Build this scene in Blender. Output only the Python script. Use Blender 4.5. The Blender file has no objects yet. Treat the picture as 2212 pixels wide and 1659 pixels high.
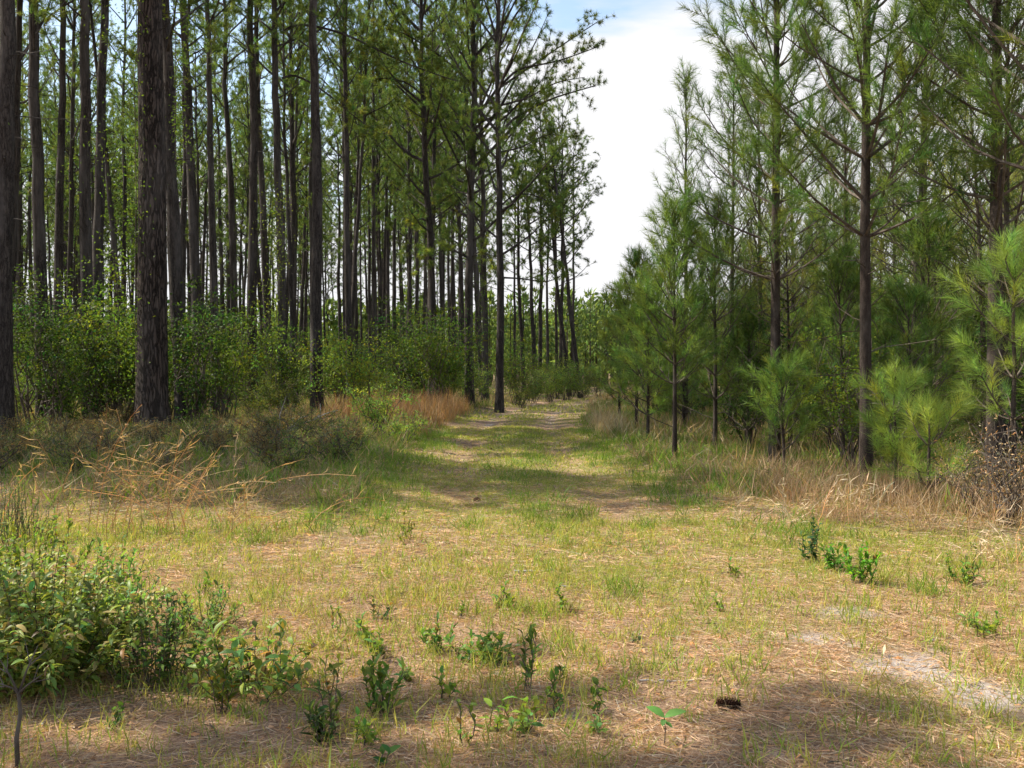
import bpy, math
import numpy as np
from math import radians as R, sin, cos, pi
from mathutils import Vector, Matrix, Euler

rng = np.random.default_rng(7)
sc = bpy.context.scene
col = sc.collection

# ------------------------------------------------------------------ camera
F = 995.0            # focal length in pixels of a 1024 px wide picture
HOR = 368.0          # row of the horizon
CAM_H = 1.6
cam_d = bpy.data.cameras.new('camera')
cam_d.sensor_width = 36.0
cam_d.lens = 36.0 * F / 1024
cam_d.clip_start = 0.05
cam_d.clip_end = 3000
cam = bpy.data.objects.new('camera', cam_d)
col.objects.link(cam)
cam.location = (0, 0, CAM_H)
cam.rotation_euler = (R(90) - math.atan((384 - HOR) / F), 0, 0)
sc.camera = cam

# ------------------------------------------------------------------ sky, sun, exposure
SUN_EL, SUN_AZ = R(50), R(14)
to_sun = Vector((-cos(SUN_EL) * cos(SUN_AZ), cos(SUN_EL) * sin(SUN_AZ), sin(SUN_EL)))
w = bpy.data.worlds.new('World'); sc.world = w; w.use_nodes = True
nt = w.node_tree; nt.nodes.clear()
N = nt.nodes.new; L = nt.links.new
out = N('ShaderNodeOutputWorld'); bg = N('ShaderNodeBackground')
sky = N('ShaderNodeTexSky'); sky.sky_type = 'NISHITA'; sky.sun_disc = False
sky.sun_elevation = SUN_EL; sky.sun_rotation = math.atan2(to_sun.x, to_sun.y)
sky.altitude = 0; sky.air_density = 1.0; sky.dust_density = 1.2; sky.ozone_density = 1.0
tc = N('ShaderNodeTexCoord'); mp = N('ShaderNodeMapping'); mp.inputs['Scale'].default_value = (1.6, 1.6, 7.0)
mp.inputs['Location'].default_value = (0.3, 0.0, 0.55)
nz = N('ShaderNodeTexNoise'); nz.inputs['Scale'].default_value = 1.7; nz.inputs['Detail'].default_value = 6
nz.inputs['Roughness'].default_value = 0.55
sep = N('ShaderNodeSeparateXYZ')
# more cloud towards the horizon, ragged gaps of blue higher up
zr = N('ShaderNodeMapRange'); zr.inputs[1].default_value = 0.10; zr.inputs[2].default_value = 0.48
zr.inputs[3].default_value = 0.42; zr.inputs[4].default_value = -0.08
xr = N('ShaderNodeMapRange'); xr.inputs[1].default_value = -0.35; xr.inputs[2].default_value = 0.15
xr.inputs[3].default_value = -0.16; xr.inputs[4].default_value = 0.06
ad = N('ShaderNodeMath'); ad.operation = 'ADD'
ad2 = N('ShaderNodeMath'); ad2.operation = 'ADD'
rp = N('ShaderNodeMapRange'); rp.inputs[1].default_value = 0.50; rp.inputs[2].default_value = 0.66
mx = N('ShaderNodeMix'); mx.data_type = 'RGBA'
L(tc.outputs['Generated'], mp.inputs[0]); L(mp.outputs[0], nz.inputs['Vector'])
L(tc.outputs['Generated'], sep.inputs[0]); L(sep.outputs['Z'], zr.inputs[0]); L(sep.outputs['X'], xr.inputs[0])
L(nz.outputs['Fac'], ad.inputs[0]); L(zr.outputs[0], ad.inputs[1])
L(ad.outputs[0], ad2.inputs[0]); L(xr.outputs[0], ad2.inputs[1])
L(ad2.outputs[0], rp.inputs[0]); L(rp.outputs[0], mx.inputs[0])
skm = N('ShaderNodeMix'); skm.data_type = 'RGBA'; skm.blend_type = 'MULTIPLY'; skm.inputs[0].default_value = 1.0
skm.inputs[7].default_value = (3.4, 3.2, 2.9, 1)
L(sky.outputs[0], skm.inputs[6])
L(skm.outputs[2], mx.inputs[6]); mx.inputs[7].default_value = (11.6, 11.6, 11.8, 1)
L(mx.outputs[2], bg.inputs['Color']); bg.inputs['Strength'].default_value = 0.05
L(bg.outputs[0], out.inputs['Surface'])

sd = bpy.data.lights.new('sun', 'SUN'); sd.energy = 5.0; sd.angle = R(0.5); sd.color = (1.0, 0.925, 0.78)
sun = bpy.data.objects.new('sun', sd); col.objects.link(sun)
sun.rotation_euler = to_sun.to_track_quat('Z', 'Y').to_euler()
sun.location = (-30, 10, 40)
sc.view_settings.view_transform = 'Standard'; sc.view_settings.look = 'None'
sc.view_settings.exposure = 0.82; sc.view_settings.gamma = 1.0
cy = sc.cycles
cy.max_bounces = 6; cy.diffuse_bounces = 4; cy.glossy_bounces = 2; cy.transmission_bounces = 3; cy.volume_bounces = 0
cy.use_denoising = True; cy.use_adaptive_sampling = True; cy.adaptive_threshold = 0.02
cy.sample_clamp_indirect = 4.0

# ------------------------------------------------------------------ helpers
def px(xd, Y):
    """x on the ground for a column of the photograph (2212 wide) at depth Y"""
    return (xd * 1024 / 2212 - 512) / F * Y
def dep(yd):
    return CAM_H * F / (yd * 1024 / 2212 - HOR)

def tag(o, label=None, cat=None, group=None, kind=None):
    if label: o['label'] = label
    if cat: o['category'] = cat
    if group: o['group'] = group
    if kind: o['kind'] = kind
    return o

def vnoise(x, y, s, seed=0):
    """smooth value noise, numpy, 0..1"""
    x = np.asarray(x, float) / s + 100.3; y = np.asarray(y, float) / s + 57.1
    xi = np.floor(x).astype(np.int64); yi = np.floor(y).astype(np.int64)
    fx = x - xi; fy = y - yi
    fx = fx * fx * (3 - 2 * fx); fy = fy * fy * (3 - 2 * fy)
    def h(a, b):
        n = (a * 374761393 + b * 668265263 + seed * 974711) & 0x7fffffff
        n = ((n ^ (n >> 13)) * 1274126177) & 0x7fffffff
        return ((n ^ (n >> 16)) & 0xffff) / 65535.0
    return (h(xi, yi) * (1 - fx) + h(xi + 1, yi) * fx) * (1 - fy) + (h(xi, yi + 1) * (1 - fx) + h(xi + 1, yi + 1) * fx) * fy
def fnoise(x, y, s, seed=0):
    return 0.5 * vnoise(x, y, s, seed) + 0.3 * vnoise(x, y, s * .45, seed + 1) + 0.2 * vnoise(x, y, s * .2, seed + 2)
def sstep(a, b, x):
    t = np.clip((np.asarray(x, float) - a) / (b - a), 0, 1); return t * t * (3 - 2 * t)

PATH_Y = [0, 6, 10, 17, 24, 33, 40, 46, 57, 66, 80, 110]
PATH_X = [1.0, .8, .35, .0, .05, .45, 1.3, 2.6, 5.0, 8.0, 15., 34.]
def path_x(y): return np.interp(y, PATH_Y, PATH_X)
def openness(x, y):
    """1 on the mown track and the clearing at the camera, 0 in the brush"""
    x = np.asarray(x, float); y = np.asarray(y, float)
    wob = (fnoise(x, y, 2.2, 5) - .5) * 1.4
    d = np.abs(x - path_x(y)) + wob * .6
    trk = 1 - sstep(1.55, 2.3, d)
    lim = np.where(x < 0, 9.6 + 0.35 * np.minimum(-x, 6) * .3, 12.7 - 0.88 * x)
    clr = 1 - sstep(-.5, .9, y - lim + wob)
    return np.maximum(trk, clr)
def height(x, y):
    x = np.asarray(x, float); y = np.asarray(y, float)
    o = openness(x, y)
    d = x - path_x(y)
    rut = np.exp(-((np.abs(d) - .85) / .28) ** 2) * .05 * sstep(7, 11, y)
    return (1 - o) * .10 + (fnoise(x, y, 3.0, 9) - .5) * .12 + (vnoise(x, y, .5, 3) - .5) * .022 - rut + (vnoise(x, y, 14, 21) - .5) * .2
def hz(x, y): return float(height(x, y))
def greenness(x, y):
    x = np.asarray(x, float); y = np.asarray(y, float)
    d = np.abs(x - path_x(y))
    rut = np.exp(-((d - .85) / .3) ** 2) * sstep(5, 9, y); mid_ = np.exp(-(d / .38) ** 2) * sstep(6, 9, y)
    n = .6 * fnoise(x, y, 1.5, 31) + .4 * fnoise(x, y, 4.5, 37)
    base = .31 + .24 * sstep(6.5, 11.5, y) + (n - .5) * 2.7 - .26 * rut + .22 * mid_
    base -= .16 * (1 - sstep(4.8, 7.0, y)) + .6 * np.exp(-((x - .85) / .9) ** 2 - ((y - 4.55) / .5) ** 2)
    base -= .35 * sstep(0, 3.5, -x) * (1 - sstep(8, 11, y))
    return np.clip(base, 0, 1)
def sandness(x, y):
    x = np.asarray(x, float); y = np.asarray(y, float)
    n = fnoise(x, y, .45, 77)
    def blob(cx, cy, rx, ry): return np.exp(-(((x - cx) / rx) ** 2 + ((y - cy) / ry) ** 2))
    b = .85 * blob(1.75, 5.8, .28, .16) + blob(2.05, 5.3, .34, .2) + .95 * blob(2.35, 4.85, .3, .22) + .6 * blob(2.2, 6.35, .3, .15) + .5 * blob(2.6, 5.6, .4, .2) + .45 * blob(1.1, 4.15, .22, .14) + .4 * blob(.25, 4.6, .2, .12)
    b += .28 * np.exp(-((np.abs(x - path_x(y)) - .85) / .25) ** 2) * sstep(20, 24, y)
    return np.clip(((b - .35) * 1.7 + (n - .5) * 2.6 * sstep(.08, .3, b)) * 1.3, 0, 1)

class M:
    """collects tris/quads with a material slot and a colour per vertex"""
    def __init__(s): s.v = []; s.f = []; s.k = []; s.m = []; s.c = []; s.n = 0
    def add(s, v, f, mat=0, c=(1, 1, 1)):
        v = np.asarray(v, float).reshape(-1, 3); f = np.asarray(f, np.int64)
        if len(f) == 0: return
        s.v.append(v); s.f.append((f + s.n).ravel()); s.k.append(np.full(len(f), f.shape[1])); s.m.append(np.full(len(f), mat))
        c = np.asarray(c, float)
        if c.ndim == 1: c = np.tile(c, (len(v), 1))
        s.c.append(c); s.n += len(v)
    def mesh(s, name, mats, smooth=False):
        me = bpy.data.meshes.new(name)
        v = np.concatenate(s.v); f = np.concatenate(s.f); k = np.concatenate(s.k); m = np.concatenate(s.m); c = np.concatenate(s.c)
        me.vertices.add(len(v)); me.vertices.foreach_set('co', v.astype(np.float32).ravel())
        me.loops.add(len(f)); me.loops.foreach_set('vertex_index', f.astype(np.int32))
        me.polygons.add(len(k)); me.polygons.foreach_set('loop_start', (np.cumsum(k) - k).astype(np.int32))
        me.polygons.foreach_set('material_index', m.astype(np.int32))
        me.polygons.foreach_set('use_smooth', np.full(len(k), smooth))
        for q in mats: me.materials.append(q)
        me.update(calc_edges=True)
        a = me.color_attributes.new('Col', 'FLOAT_COLOR', 'POINT')
        a.data.foreach_set('color', np.hstack([c, np.ones((len(c), 1))]).astype(np.float32).ravel())
        return me

def obj(name, me, parent=None):
    o = bpy.data.objects.new(name, me); col.objects.link(o)
    if parent is not None: o.parent = parent
    return o
def empty(name, loc=(0, 0, 0)):
    o = bpy.data.objects.new(name, None); o.empty_display_size = .2; col.objects.link(o); o.location = loc; return o

def nrm(a): return a / np.maximum(np.linalg.norm(a, axis=-1, keepdims=True), 1e-9)
def rnd_dirs(n, rg=None):
    rg = rg or rng
    return nrm(rg.normal(size=(n, 3)))

def kites(m, base, d, nor, ln, wd, bend=.0, mat=0, c=(1, 1, 1), mid=.45):
    """bent kite leaves / blades: base point, direction, face normal"""
    n = len(base); d = nrm(d); side = nrm(np.cross(d, nor)); up = nrm(np.cross(side, d))
    ln = np.broadcast_to(ln, (n,))[:, None]; wd = np.broadcast_to(wd, (n,))[:, None]; bend = np.broadcast_to(bend, (n,))[:, None]
    p1 = base + d * ln * mid + up * ln * bend * .35
    v = np.stack([base, p1 - side * wd / 2, p1 + side * wd / 2, base + d * ln - up * ln * bend * .5], 1).reshape(-1, 3)
    i = np.arange(n)[:, None] * 4
    f = np.concatenate([i + [0, 2, 1], i + [1, 2, 3]], 0)
    c = np.asarray(c, float)
    if c.ndim == 2: c = np.repeat(c, 4, 0)
    m.add(v, f, mat, c)
def spikes(m, base, d, ln, wd, mat=0, c=(1, 1, 1), rg=None):
    """needles: one long thin triangle each"""
    n = len(base); d = nrm(d); side = nrm(np.cross(d, rnd_dirs(n, rg)))
    ln = np.broadcast_to(ln, (n,))[:, None]; wd = np.broadcast_to(wd, (n,))[:, None]
    v = np.stack([base - side * wd / 2, base + side * wd / 2, base + d * ln], 1).reshape(-1, 3)
    f = np.arange(n * 3).reshape(-1, 3)
    c = np.asarray(c, float)
    if c.ndim == 2: c = np.repeat(c, 3, 0)
    m.add(v, f, mat, c)
def tube(m, pts, rad, k=6, mat=0, c=(1, 1, 1), cap=True):
    p = np.asarray(pts, float); n = len(p); rad = np.broadcast_to(rad, (n,))
    t = np.gradient(p, axis=0); t = nrm(t)
    ref = np.array([1., 0, 0]) if abs(t[0, 0]) < .8 else np.array([0, 1., 0])
    a = nrm(np.cross(t, ref)); b = np.cross(t, a)
    th = np.arange(k) * 2 * pi / k
    v = p[:, None] + rad[:, None, None] * (np.cos(th)[None, :, None] * a[:, None] + np.sin(th)[None, :, None] * b[:, None])
    i, j = np.meshgrid(np.arange(n - 1), np.arange(k), indexing='ij'); i = i.ravel(); j = j.ravel(); j2 = (j + 1) % k
    f = np.stack([i * k + j, i * k + j2, (i + 1) * k + j2, (i + 1) * k + j], 1)
    m.add(v.reshape(-1, 3), f, mat, c)
def jitter_col(n, c, amt=.15, hue=.08, rg=None):
    rg = rg or rng
    c = np.asarray(c, float)
    if c.ndim == 1: c = np.tile(c, (n, 1))
    b = 1 + rg.normal(size=(n, 1)) * amt
    h = rg.normal(size=(n, 1)) * hue
    o = c * np.clip(b, .4, 1.8)
    o[:, 0:1] *= 1 + h * 1.5; o[:, 2:3] *= 1 - h
    return np.clip(o, .002, 1)

# ------------------------------------------------------------------ materials
def new_mat(name):
    m = bpy.data.materials.new(name); m.use_nodes = True; t = m.node_tree; t.nodes.clear()
    return m, t, t.nodes.new, t.links.new
def leaf_mat(name, trans=.4, rough=.45, spec=.4, gain=1.0):
    m, t, N, L = new_mat(name)
    o = N('ShaderNodeOutputMaterial'); a = N('ShaderNodeAttribute'); a.attribute_name = 'Col'
    p = N('ShaderNodeBsdfPrincipled'); p.inputs['Roughness'].default_value = rough; p.inputs['Specular IOR Level'].default_value = spec
    tr = N('ShaderNodeBsdfTranslucent'); mx = N('ShaderNodeMixShader'); mx.inputs[0].default_value = trans
    oi = N('ShaderNodeObjectInfo'); mr = N('ShaderNodeMapRange'); mr.inputs[3].default_value = .82 * gain; mr.inputs[4].default_value = 1.2 * gain
    L(oi.outputs['Random'], mr.inputs[0])
    ml = N('ShaderNodeVectorMath'); ml.operation = 'SCALE'; L(a.outputs['Color'], ml.inputs[0]); L(mr.outputs[0], ml.inputs['Scale'])
    mt = N('ShaderNodeVectorMath'); mt.operation = 'MULTIPLY'; mt.inputs[1].default_value = (1.5, 1.45, .75)
    L(ml.outputs[0], mt.inputs[0])
    L(ml.outputs[0], p.inputs['Base Color']); L(mt.outputs[0], tr.inputs['Color'])
    L(p.outputs[0], mx.inputs[1]); L(tr.outputs[0], mx.inputs[2]); L(mx.outputs[0], o.inputs['Surface'])
    return m
def bark_mat(name, c1, c2, c3, scale=6.0, zs=.16, bump=.6):
    m, t, N, L = new_mat(name)
    o = N('ShaderNodeOutputMaterial'); p = N('ShaderNodeBsdfPrincipled'); p.inputs['Roughness'].default_value = .92
    p.inputs['Specular IOR Level'].default_value = .15
    tc = N('ShaderNodeTexCoord'); mp = N('ShaderNodeMapping'); mp.inputs['Scale'].default_value = (1, 1, zs)
    oi = N('ShaderNodeObjectInfo'); av = N('ShaderNodeVectorMath'); av.operation = 'ADD'
    L(tc.outputs['Object'], av.inputs[0]); L(oi.outputs['Random'], av.inputs[1]); L(av.outputs[0], mp.inputs[0])
    vo = N('ShaderNodeTexVoronoi'); vo.feature = 'DISTANCE_TO_EDGE'; vo.inputs['Scale'].default_value = scale * 3.6
    nz = N('ShaderNodeTexNoise'); nz.inputs['Scale'].default_value = scale * 2; nz.inputs['Detail'].default_value = 7; nz.inputs['Roughness'].default_value = .7
    dis = N('ShaderNodeVectorMath'); dis.operation = 'MULTIPLY_ADD'; dis.inputs[1].default_value = (.16, .16, .30)
    L(mp.outputs[0], nz.inputs['Vector']); L(nz.outputs['Color'], dis.inputs[0]); L(mp.outputs[0], dis.inputs[2]); L(dis.outputs[0], vo.inputs['Vector'])
    r1 = N('ShaderNodeValToRGB'); e = r1.color_ramp.elements; e[0].position = .0; e[0].color = (*c1, 1); e[1].position = .15; e[1].color = (*c2, 1)
    L(vo.outputs['Distance'], r1.inputs[0])
    n2 = N('ShaderNodeTexNoise'); n2.inputs['Scale'].default_value = scale * .55; n2.inputs['Detail'].default_value = 5
    L(mp.outputs[0], n2.inputs['Vector'])
    r2 = N('ShaderNodeMapRange'); r2.inputs[1].default_value = .45; r2.inputs[2].default_value = .7; L(n2.outputs['Fac'], r2.inputs[0])
    mx = N('ShaderNodeMix'); mx.data_type = 'RGBA'; L(r2.outputs[0], mx.inputs[0]); L(r1.outputs[0], mx.inputs[6]); mx.inputs[7].default_value = (*c3, 1)
    mu = N('ShaderNodeMix'); mu.data_type = 'RGBA'; mu.blend_type = 'MULTIPLY'; mu.inputs[0].default_value = .6
    r3 = N('ShaderNodeMapRange'); r3.inputs[1].default_value = .3; r3.inputs[2].default_value = .7; r3.inputs[3].default_value = .35; r3.inputs[4].default_value = 1.4
    L(nz.outputs['Fac'], r3.inputs[0]); L(mx.outputs[2], mu.inputs[6]); L(r3.outputs[0], mu.inputs[7])
    L(mu.outputs[2], p.inputs['Base Color'])
    ad = N('ShaderNodeMath'); ad.operation = 'ADD'; rr = N('ShaderNodeMapRange'); rr.inputs[2].default_value = .15; L(vo.outputs['Distance'], rr.inputs[0])
    L(rr.outputs[0], ad.inputs[0]); L(nz.outputs['Fac'], ad.inputs[1])
    b = N('ShaderNodeBump'); b.inputs['Strength'].default_value = bump; b.inputs['Distance'].default_value = .04
    L(ad.outputs[0], b.inputs['Height']); L(b.outputs[0], p.inputs['Normal'])
    L(p.outputs[0], o.inputs['Surface'])
    return m
MAT = {}
MAT['bark'] = bark_mat('pine_bark', (.02, .017, .015), (.08, .067, .060), (.125, .112, .104))
MAT['bark_old'] = bark_mat('old_pine_bark', (.022, .017, .014), (.080, .062, .053), (.125, .108, .098), scale=4.0, zs=.2, bump=1.0)
MAT['bark_young'] = bark_mat('young_pine_bark', (.022, .018, .015), (.085, .064, .053), (.13, .108, .092), scale=12, zs=.35, bump=.6)
MAT['twig'] = bark_mat('twig_bark', (.045, .034, .027), (.12, .095, .075), (.17, .145, .12), scale=20, zs=.5, bump=.2)
MAT['dead'] = bark_mat('dead_wood', (.20, .17, .15), (.42, .38, .34), (.5, .46, .42), scale=20, zs=.3, bump=.2)
MAT['needle'] = leaf_mat('pine_needles', .5, .5, .2, .98)
MAT['leaf'] = leaf_mat('broad_leaves', .46, .5, .14, .66)
MAT['waxy'] = leaf_mat('waxy_leaves', .38, .45, .3, 1.05)
MAT['grass'] = leaf_mat('grass_blades', .42, .55, .12, .98)
MAT['dry'] = leaf_mat('dry_blades', .3, .6, .2)

def ground_mat():
    m, t, N, L = new_mat('ground_soil')
    o = N('ShaderNodeOutputMaterial'); p = N('ShaderNodeBsdfPrincipled'); p.inputs['Roughness'].default_value = .95; p.inputs['Specular IOR Level'].default_value = .1
    a = N('ShaderNodeAttribute'); a.attribute_name = 'Col'; sp = N('ShaderNodeSeparateColor'); L(a.outputs['Color'], sp.inputs[0])
    tc = N('ShaderNodeTexCoord')
    n1 = N('ShaderNodeTexNoise'); n1.inputs['Scale'].default_value = 9; n1.inputs['Detail'].default_value = 9; n1.inputs['Roughness'].default_value = .72
    n2 = N('ShaderNodeTexNoise'); n2.inputs['Scale'].default_value = 60; n2.inputs['Detail'].default_value = 6; n2.inputs['Roughness'].default_value = .7
    L(tc.outputs['Object'], n1.inputs[0]); L(tc.outputs['Object'], n2.inputs[0])
    r = N('ShaderNodeValToRGB'); e = r.color_ramp.elements
    e[0].position = .30; e[0].color = (.11, .066, .040, 1); e[1].position = .72; e[1].color = (.52, .37, .25, 1)
    x = e.new(.5); x.color = (.31, .20, .13, 1)
    L(n2.outputs['Fac'], r.inputs[0])
    g = N('ShaderNodeValToRGB'); e = g.color_ramp.elements
    e[0].position = .3; e[0].color = (.10, .11, .03, 1); e[1].position = .7; e[1].color = (.36, .36, .10, 1)
    L(n2.outputs['Fac'], g.inputs[0])
    gf = N('ShaderNodeMath'); gf.operation = 'MULTIPLY'; gr = N('ShaderNodeMapRange'); gr.inputs[1].default_value = .35; gr.inputs[2].default_value = .62
    L(n1.outputs['Fac'], gr.inputs[0]); L(gr.outputs[0], gf.inputs[0]); L(sp.outputs[1], gf.inputs[1])
    m1 = N('ShaderNodeMix'); m1.data_type = 'RGBA'; L(gf.outputs[0], m1.inputs[0]); L(r.outputs[0], m1.inputs[6]); L(g.outputs[0], m1.inputs[7])
    m2 = N('ShaderNodeMix'); m2.data_type = 'RGBA'; L(sp.outputs[0], m2.inputs[0]); L(m1.outputs[2], m2.inputs[6])
    sr = N('ShaderNodeValToRGB'); e = sr.color_ramp.elements; e[0].position = .3; e[0].color = (.30, .25, .22, 1); e[1].position = .7; e[1].color = (.54, .48, .44, 1)
    L(n2.outputs['Fac'], sr.inputs[0]); L(sr.outputs[0], m2.inputs[7])
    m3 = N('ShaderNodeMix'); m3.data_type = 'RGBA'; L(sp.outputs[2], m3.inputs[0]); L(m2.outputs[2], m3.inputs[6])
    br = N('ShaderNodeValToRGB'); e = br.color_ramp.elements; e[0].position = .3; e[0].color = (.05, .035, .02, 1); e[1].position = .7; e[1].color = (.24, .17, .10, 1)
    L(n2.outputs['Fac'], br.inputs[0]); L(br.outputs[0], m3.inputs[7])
    L(m3.outputs[2], p.inputs['Base Color'])
    ad = N('ShaderNodeMath'); ad.operation = 'ADD'; L(n1.outputs['Fac'], ad.inputs[0]); L(n2.outputs['Fac'], ad.inputs[1])
    b = N('ShaderNodeBump'); b.inputs['Strength'].default_value = .7; b.inputs['Distance'].default_value = .03
    L(ad.outputs[0], b.inputs['Height']); L(b.outputs[0], p.inputs['Normal']); L(p.outputs[0], o.inputs['Surface'])
    return m
MAT['ground'] = ground_mat()

# ------------------------------------------------------------------ ground sheet (reaches the horizon)
def grid_axis(breaks):
    a = []
    for lo, hi, st in breaks: a += list(np.arange(lo, hi, st))
    return np.array(a + [breaks[-1][1]])
gx = grid_axis([(-1500, -300, 200), (-300, -60, 30), (-60, -14, 2.0), (-14, -6, .4), (-6, 8, .12), (8, 14, .4), (14, 60, 2.0), (60, 300, 30), (300, 1500, 200)])
gy = grid_axis([(-300, -20, 40), (-20, 2, 1.5), (2, 14, .12), (14, 30, .35), (30, 70, .8), (70, 140, 5), (140, 500, 40), (500, 2500, 250)])
GX, GY = np.meshgrid(gx, gy); xs = GX.ravel(); ys = GY.ravel()
far = 1 - sstep(60, 130, np.hypot(xs, ys))
zs_ = height(xs, ys) * far
nx, ny = len(gx), len(gy)
i, j = np.meshgrid(np.arange(ny - 1), np.arange(nx - 1), indexing='ij'); q = (i * nx + j).ravel()
m = M()
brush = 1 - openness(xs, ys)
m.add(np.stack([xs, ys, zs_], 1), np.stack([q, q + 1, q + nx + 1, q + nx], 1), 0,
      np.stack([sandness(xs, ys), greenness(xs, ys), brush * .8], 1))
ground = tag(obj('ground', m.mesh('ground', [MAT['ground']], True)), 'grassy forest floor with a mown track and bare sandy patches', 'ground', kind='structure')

# ------------------------------------------------------------------ ground cover
GREEN = np.array([.18, .27, .045]); YEL = np.array([.42, .38, .11]); TAN = np.array([.44, .31, .17]); RUST = np.array([.40, .21, .09]); DKG = np.array([.09, .15, .035])
def scatter(n, y0, y1, margin=1.2, xc=None):
    y = np.sqrt(rng.uniform(y0 ** 2, y1 ** 2, n)); hw = .53 * y + margin
    x = rng.uniform(-1, 1, n) * hw
    return x, y
def blades(m, x, y, h, wd, c, lean=.5, mat=0):
    n = len(x); z = height(x, y) - .01
    d = np.stack([rng.normal(size=n) * lean, rng.normal(size=n) * lean, np.ones(n)], 1)
    nor = rnd_dirs(n); nor[:, 2] *= .3
    kites(m, np.stack([x, y, z], 1), d, nor, h, wd, rng.uniform(.0, .7, n), mat, c, mid=.4)

# green grass: short turf on the track, longer tufts in the clearing
m = M()
for (n, y0, y1, hmin, hmax, wd) in ((170000, 3.3, 8, .02, .07, .0042), (210000, 8, 14, .02, .06, .006), (230000, 14, 30, .03, .08, .012), (90000, 30, 66, .05, .13, .03)):
    x, y = scatter(n, y0, y1)
    g = greenness(x, y); o = openness(x, y); s = sandness(x, y)
    pr = np.where(o > .5, .06 + .94 * sstep(.18, .75, g), .45) * (1 - .85 * s) * (.35 + .65 * sstep(.35, .65, fnoise(x, y, .22, 91)))
    k = rng.random(n) < pr; x, y, g = x[k], y[k], g[k]; n = len(x)
    mixv = np.clip(rng.normal(.55, .25, n) - (g - .5) * .2, 0, 1)[:, None]
    c = jitter_col(n, GREEN * (1 - mixv) + YEL * mixv, .18, .06)
    blades(m, x, y, rng.uniform(hmin, hmax, n) * (1 + .5 * vnoise(x, y, .8, 12)), wd * rng.uniform(.7, 1.3, n), c, .7)
# tufts
def tufts(m, nt_, y0, y1, per, r, hmin, hmax, wd, c0, c1, need=None, xr=None, lean=.3, mat=0):
    x, y = scatter(nt_, y0, y1, .8)
    if xr is not None: k = xr(x, y); x, y = x[k], y[k]
    n = len(x)
    hh = rng.uniform(hmin, hmax, n); cc = rng.random(n)
    X = np.repeat(x, per) + rng.normal(size=n * per) * r; Y = np.repeat(y, per) + rng.normal(size=n * per) * r
    mixv = np.clip(np.repeat(cc, per) + rng.normal(size=n * per) * .2, 0, 1)[:, None]
    c = jitter_col(n * per, np.asarray(c0) * (1 - mixv) + np.asarray(c1) * mixv, .15, .05)
    blades(m, X, Y, np.repeat(hh, per) * rng.uniform(.5, 1.1, n * per), wd * rng.uniform(.7, 1.3, n * per), c, lean, mat)
clr = lambda x, y: openness(x, y) > .5
tufts(m, 5200, 3.4, 10, 9, .035, .05, .18, .0062, GREEN, YEL, xr=lambda x, y: clr(x, y) & (rng.random(len(x)) < .22 + sstep(.4, .62, fnoise(x, y, 1.1, 44))), lean=.32)
tufts(m, 1700, 3.7, 7.6, 12, .05, .09, .22, .0045, GREEN * .9, YEL * .8, xr=lambda x, y: (x < .4) & (x > -2.3) & (rng.random(len(x)) < .55), lean=.22)
tufts(m, 4200, 9, 22, 14, .07, .08, .22, .008, DKG * 1.2, GREEN * 1.1, xr=lambda x, y: (fnoise(x, y, 1.6, 61) > .52) & (np.abs(np.abs(x - path_x(y)) - .85) > .25), lean=.35)
tufts(m, 700, 9, 22, 30, .12, .12, .28, .008, DKG * 1.3, GREEN * 1.0, xr=lambda x, y: (np.abs(x - path_x(y)) < .45) & (fnoise(x, y, 1.2, 66) > .47), lean=.4)
tufts(m, 1500, 8.6, 24, 26, .12, .15, .32, .008, DKG * 1.2, GREEN * .9, xr=lambda x, y: (np.abs(np.abs(x - path_x(y)) - 2.0) < .55), lean=.4)
for tx, ty in ((1345, 1290), (1190, 1165), (1150, 1140), (1240, 1135), (1390, 1150), (1020, 1150), (2000, 1300), (700, 1140), (560, 1190)):
    Y_ = dep(ty); X_ = px(tx, Y_); n = 90; blades(m, X_ + rng.normal(size=n) * .09, Y_ + rng.normal(size=n) * .09, rng.uniform(.1, .24, n), .006, jitter_col(n, GREEN * .85, .18, .06), .4)
tufts(m, 5200, 10, 40, 16, .13, .15, .42, .014, DKG * 1.2, GREEN * 1.05, xr=lambda x, y: (openness(x, y) < .5) & (rng.random(len(x)) < .6), lean=.4)
grass = tag(obj('grass', m.mesh('grass', [MAT['grass']])), 'short yellow green grass growing along the track and clearing', 'grass', kind='stuff')

# dry grass and straw
m = M()
x, y = scatter(90000, 9, 45); o = openness(x, y); k = (o < .5) & (rng.random(len(x)) < .75) & (fnoise(x, y, 2.5, 15) > .33); x, y = x[k], y[k]; n = len(x)
mixv = np.clip(fnoise(x, y, 3, 8) * 1.5 - .3 + rng.normal(size=n) * .15, 0, 1)[:, None]
blades(m, x, y, rng.uniform(.12, .42, n) * (.7 + .7 * vnoise(x, y, 2, 18)), rng.uniform(.005, .012, n) * (1 + y / 30), jitter_col(n, np.array([.36, .25, .14]) * (1 - mixv) + np.array([.34, .29, .17]) * mixv, .2, .06), .55)
tufts(m, 900, 3.4, 10, 8, .05, .05, .13, .004, TAN, YEL, xr=clr, lean=.7)
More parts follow.
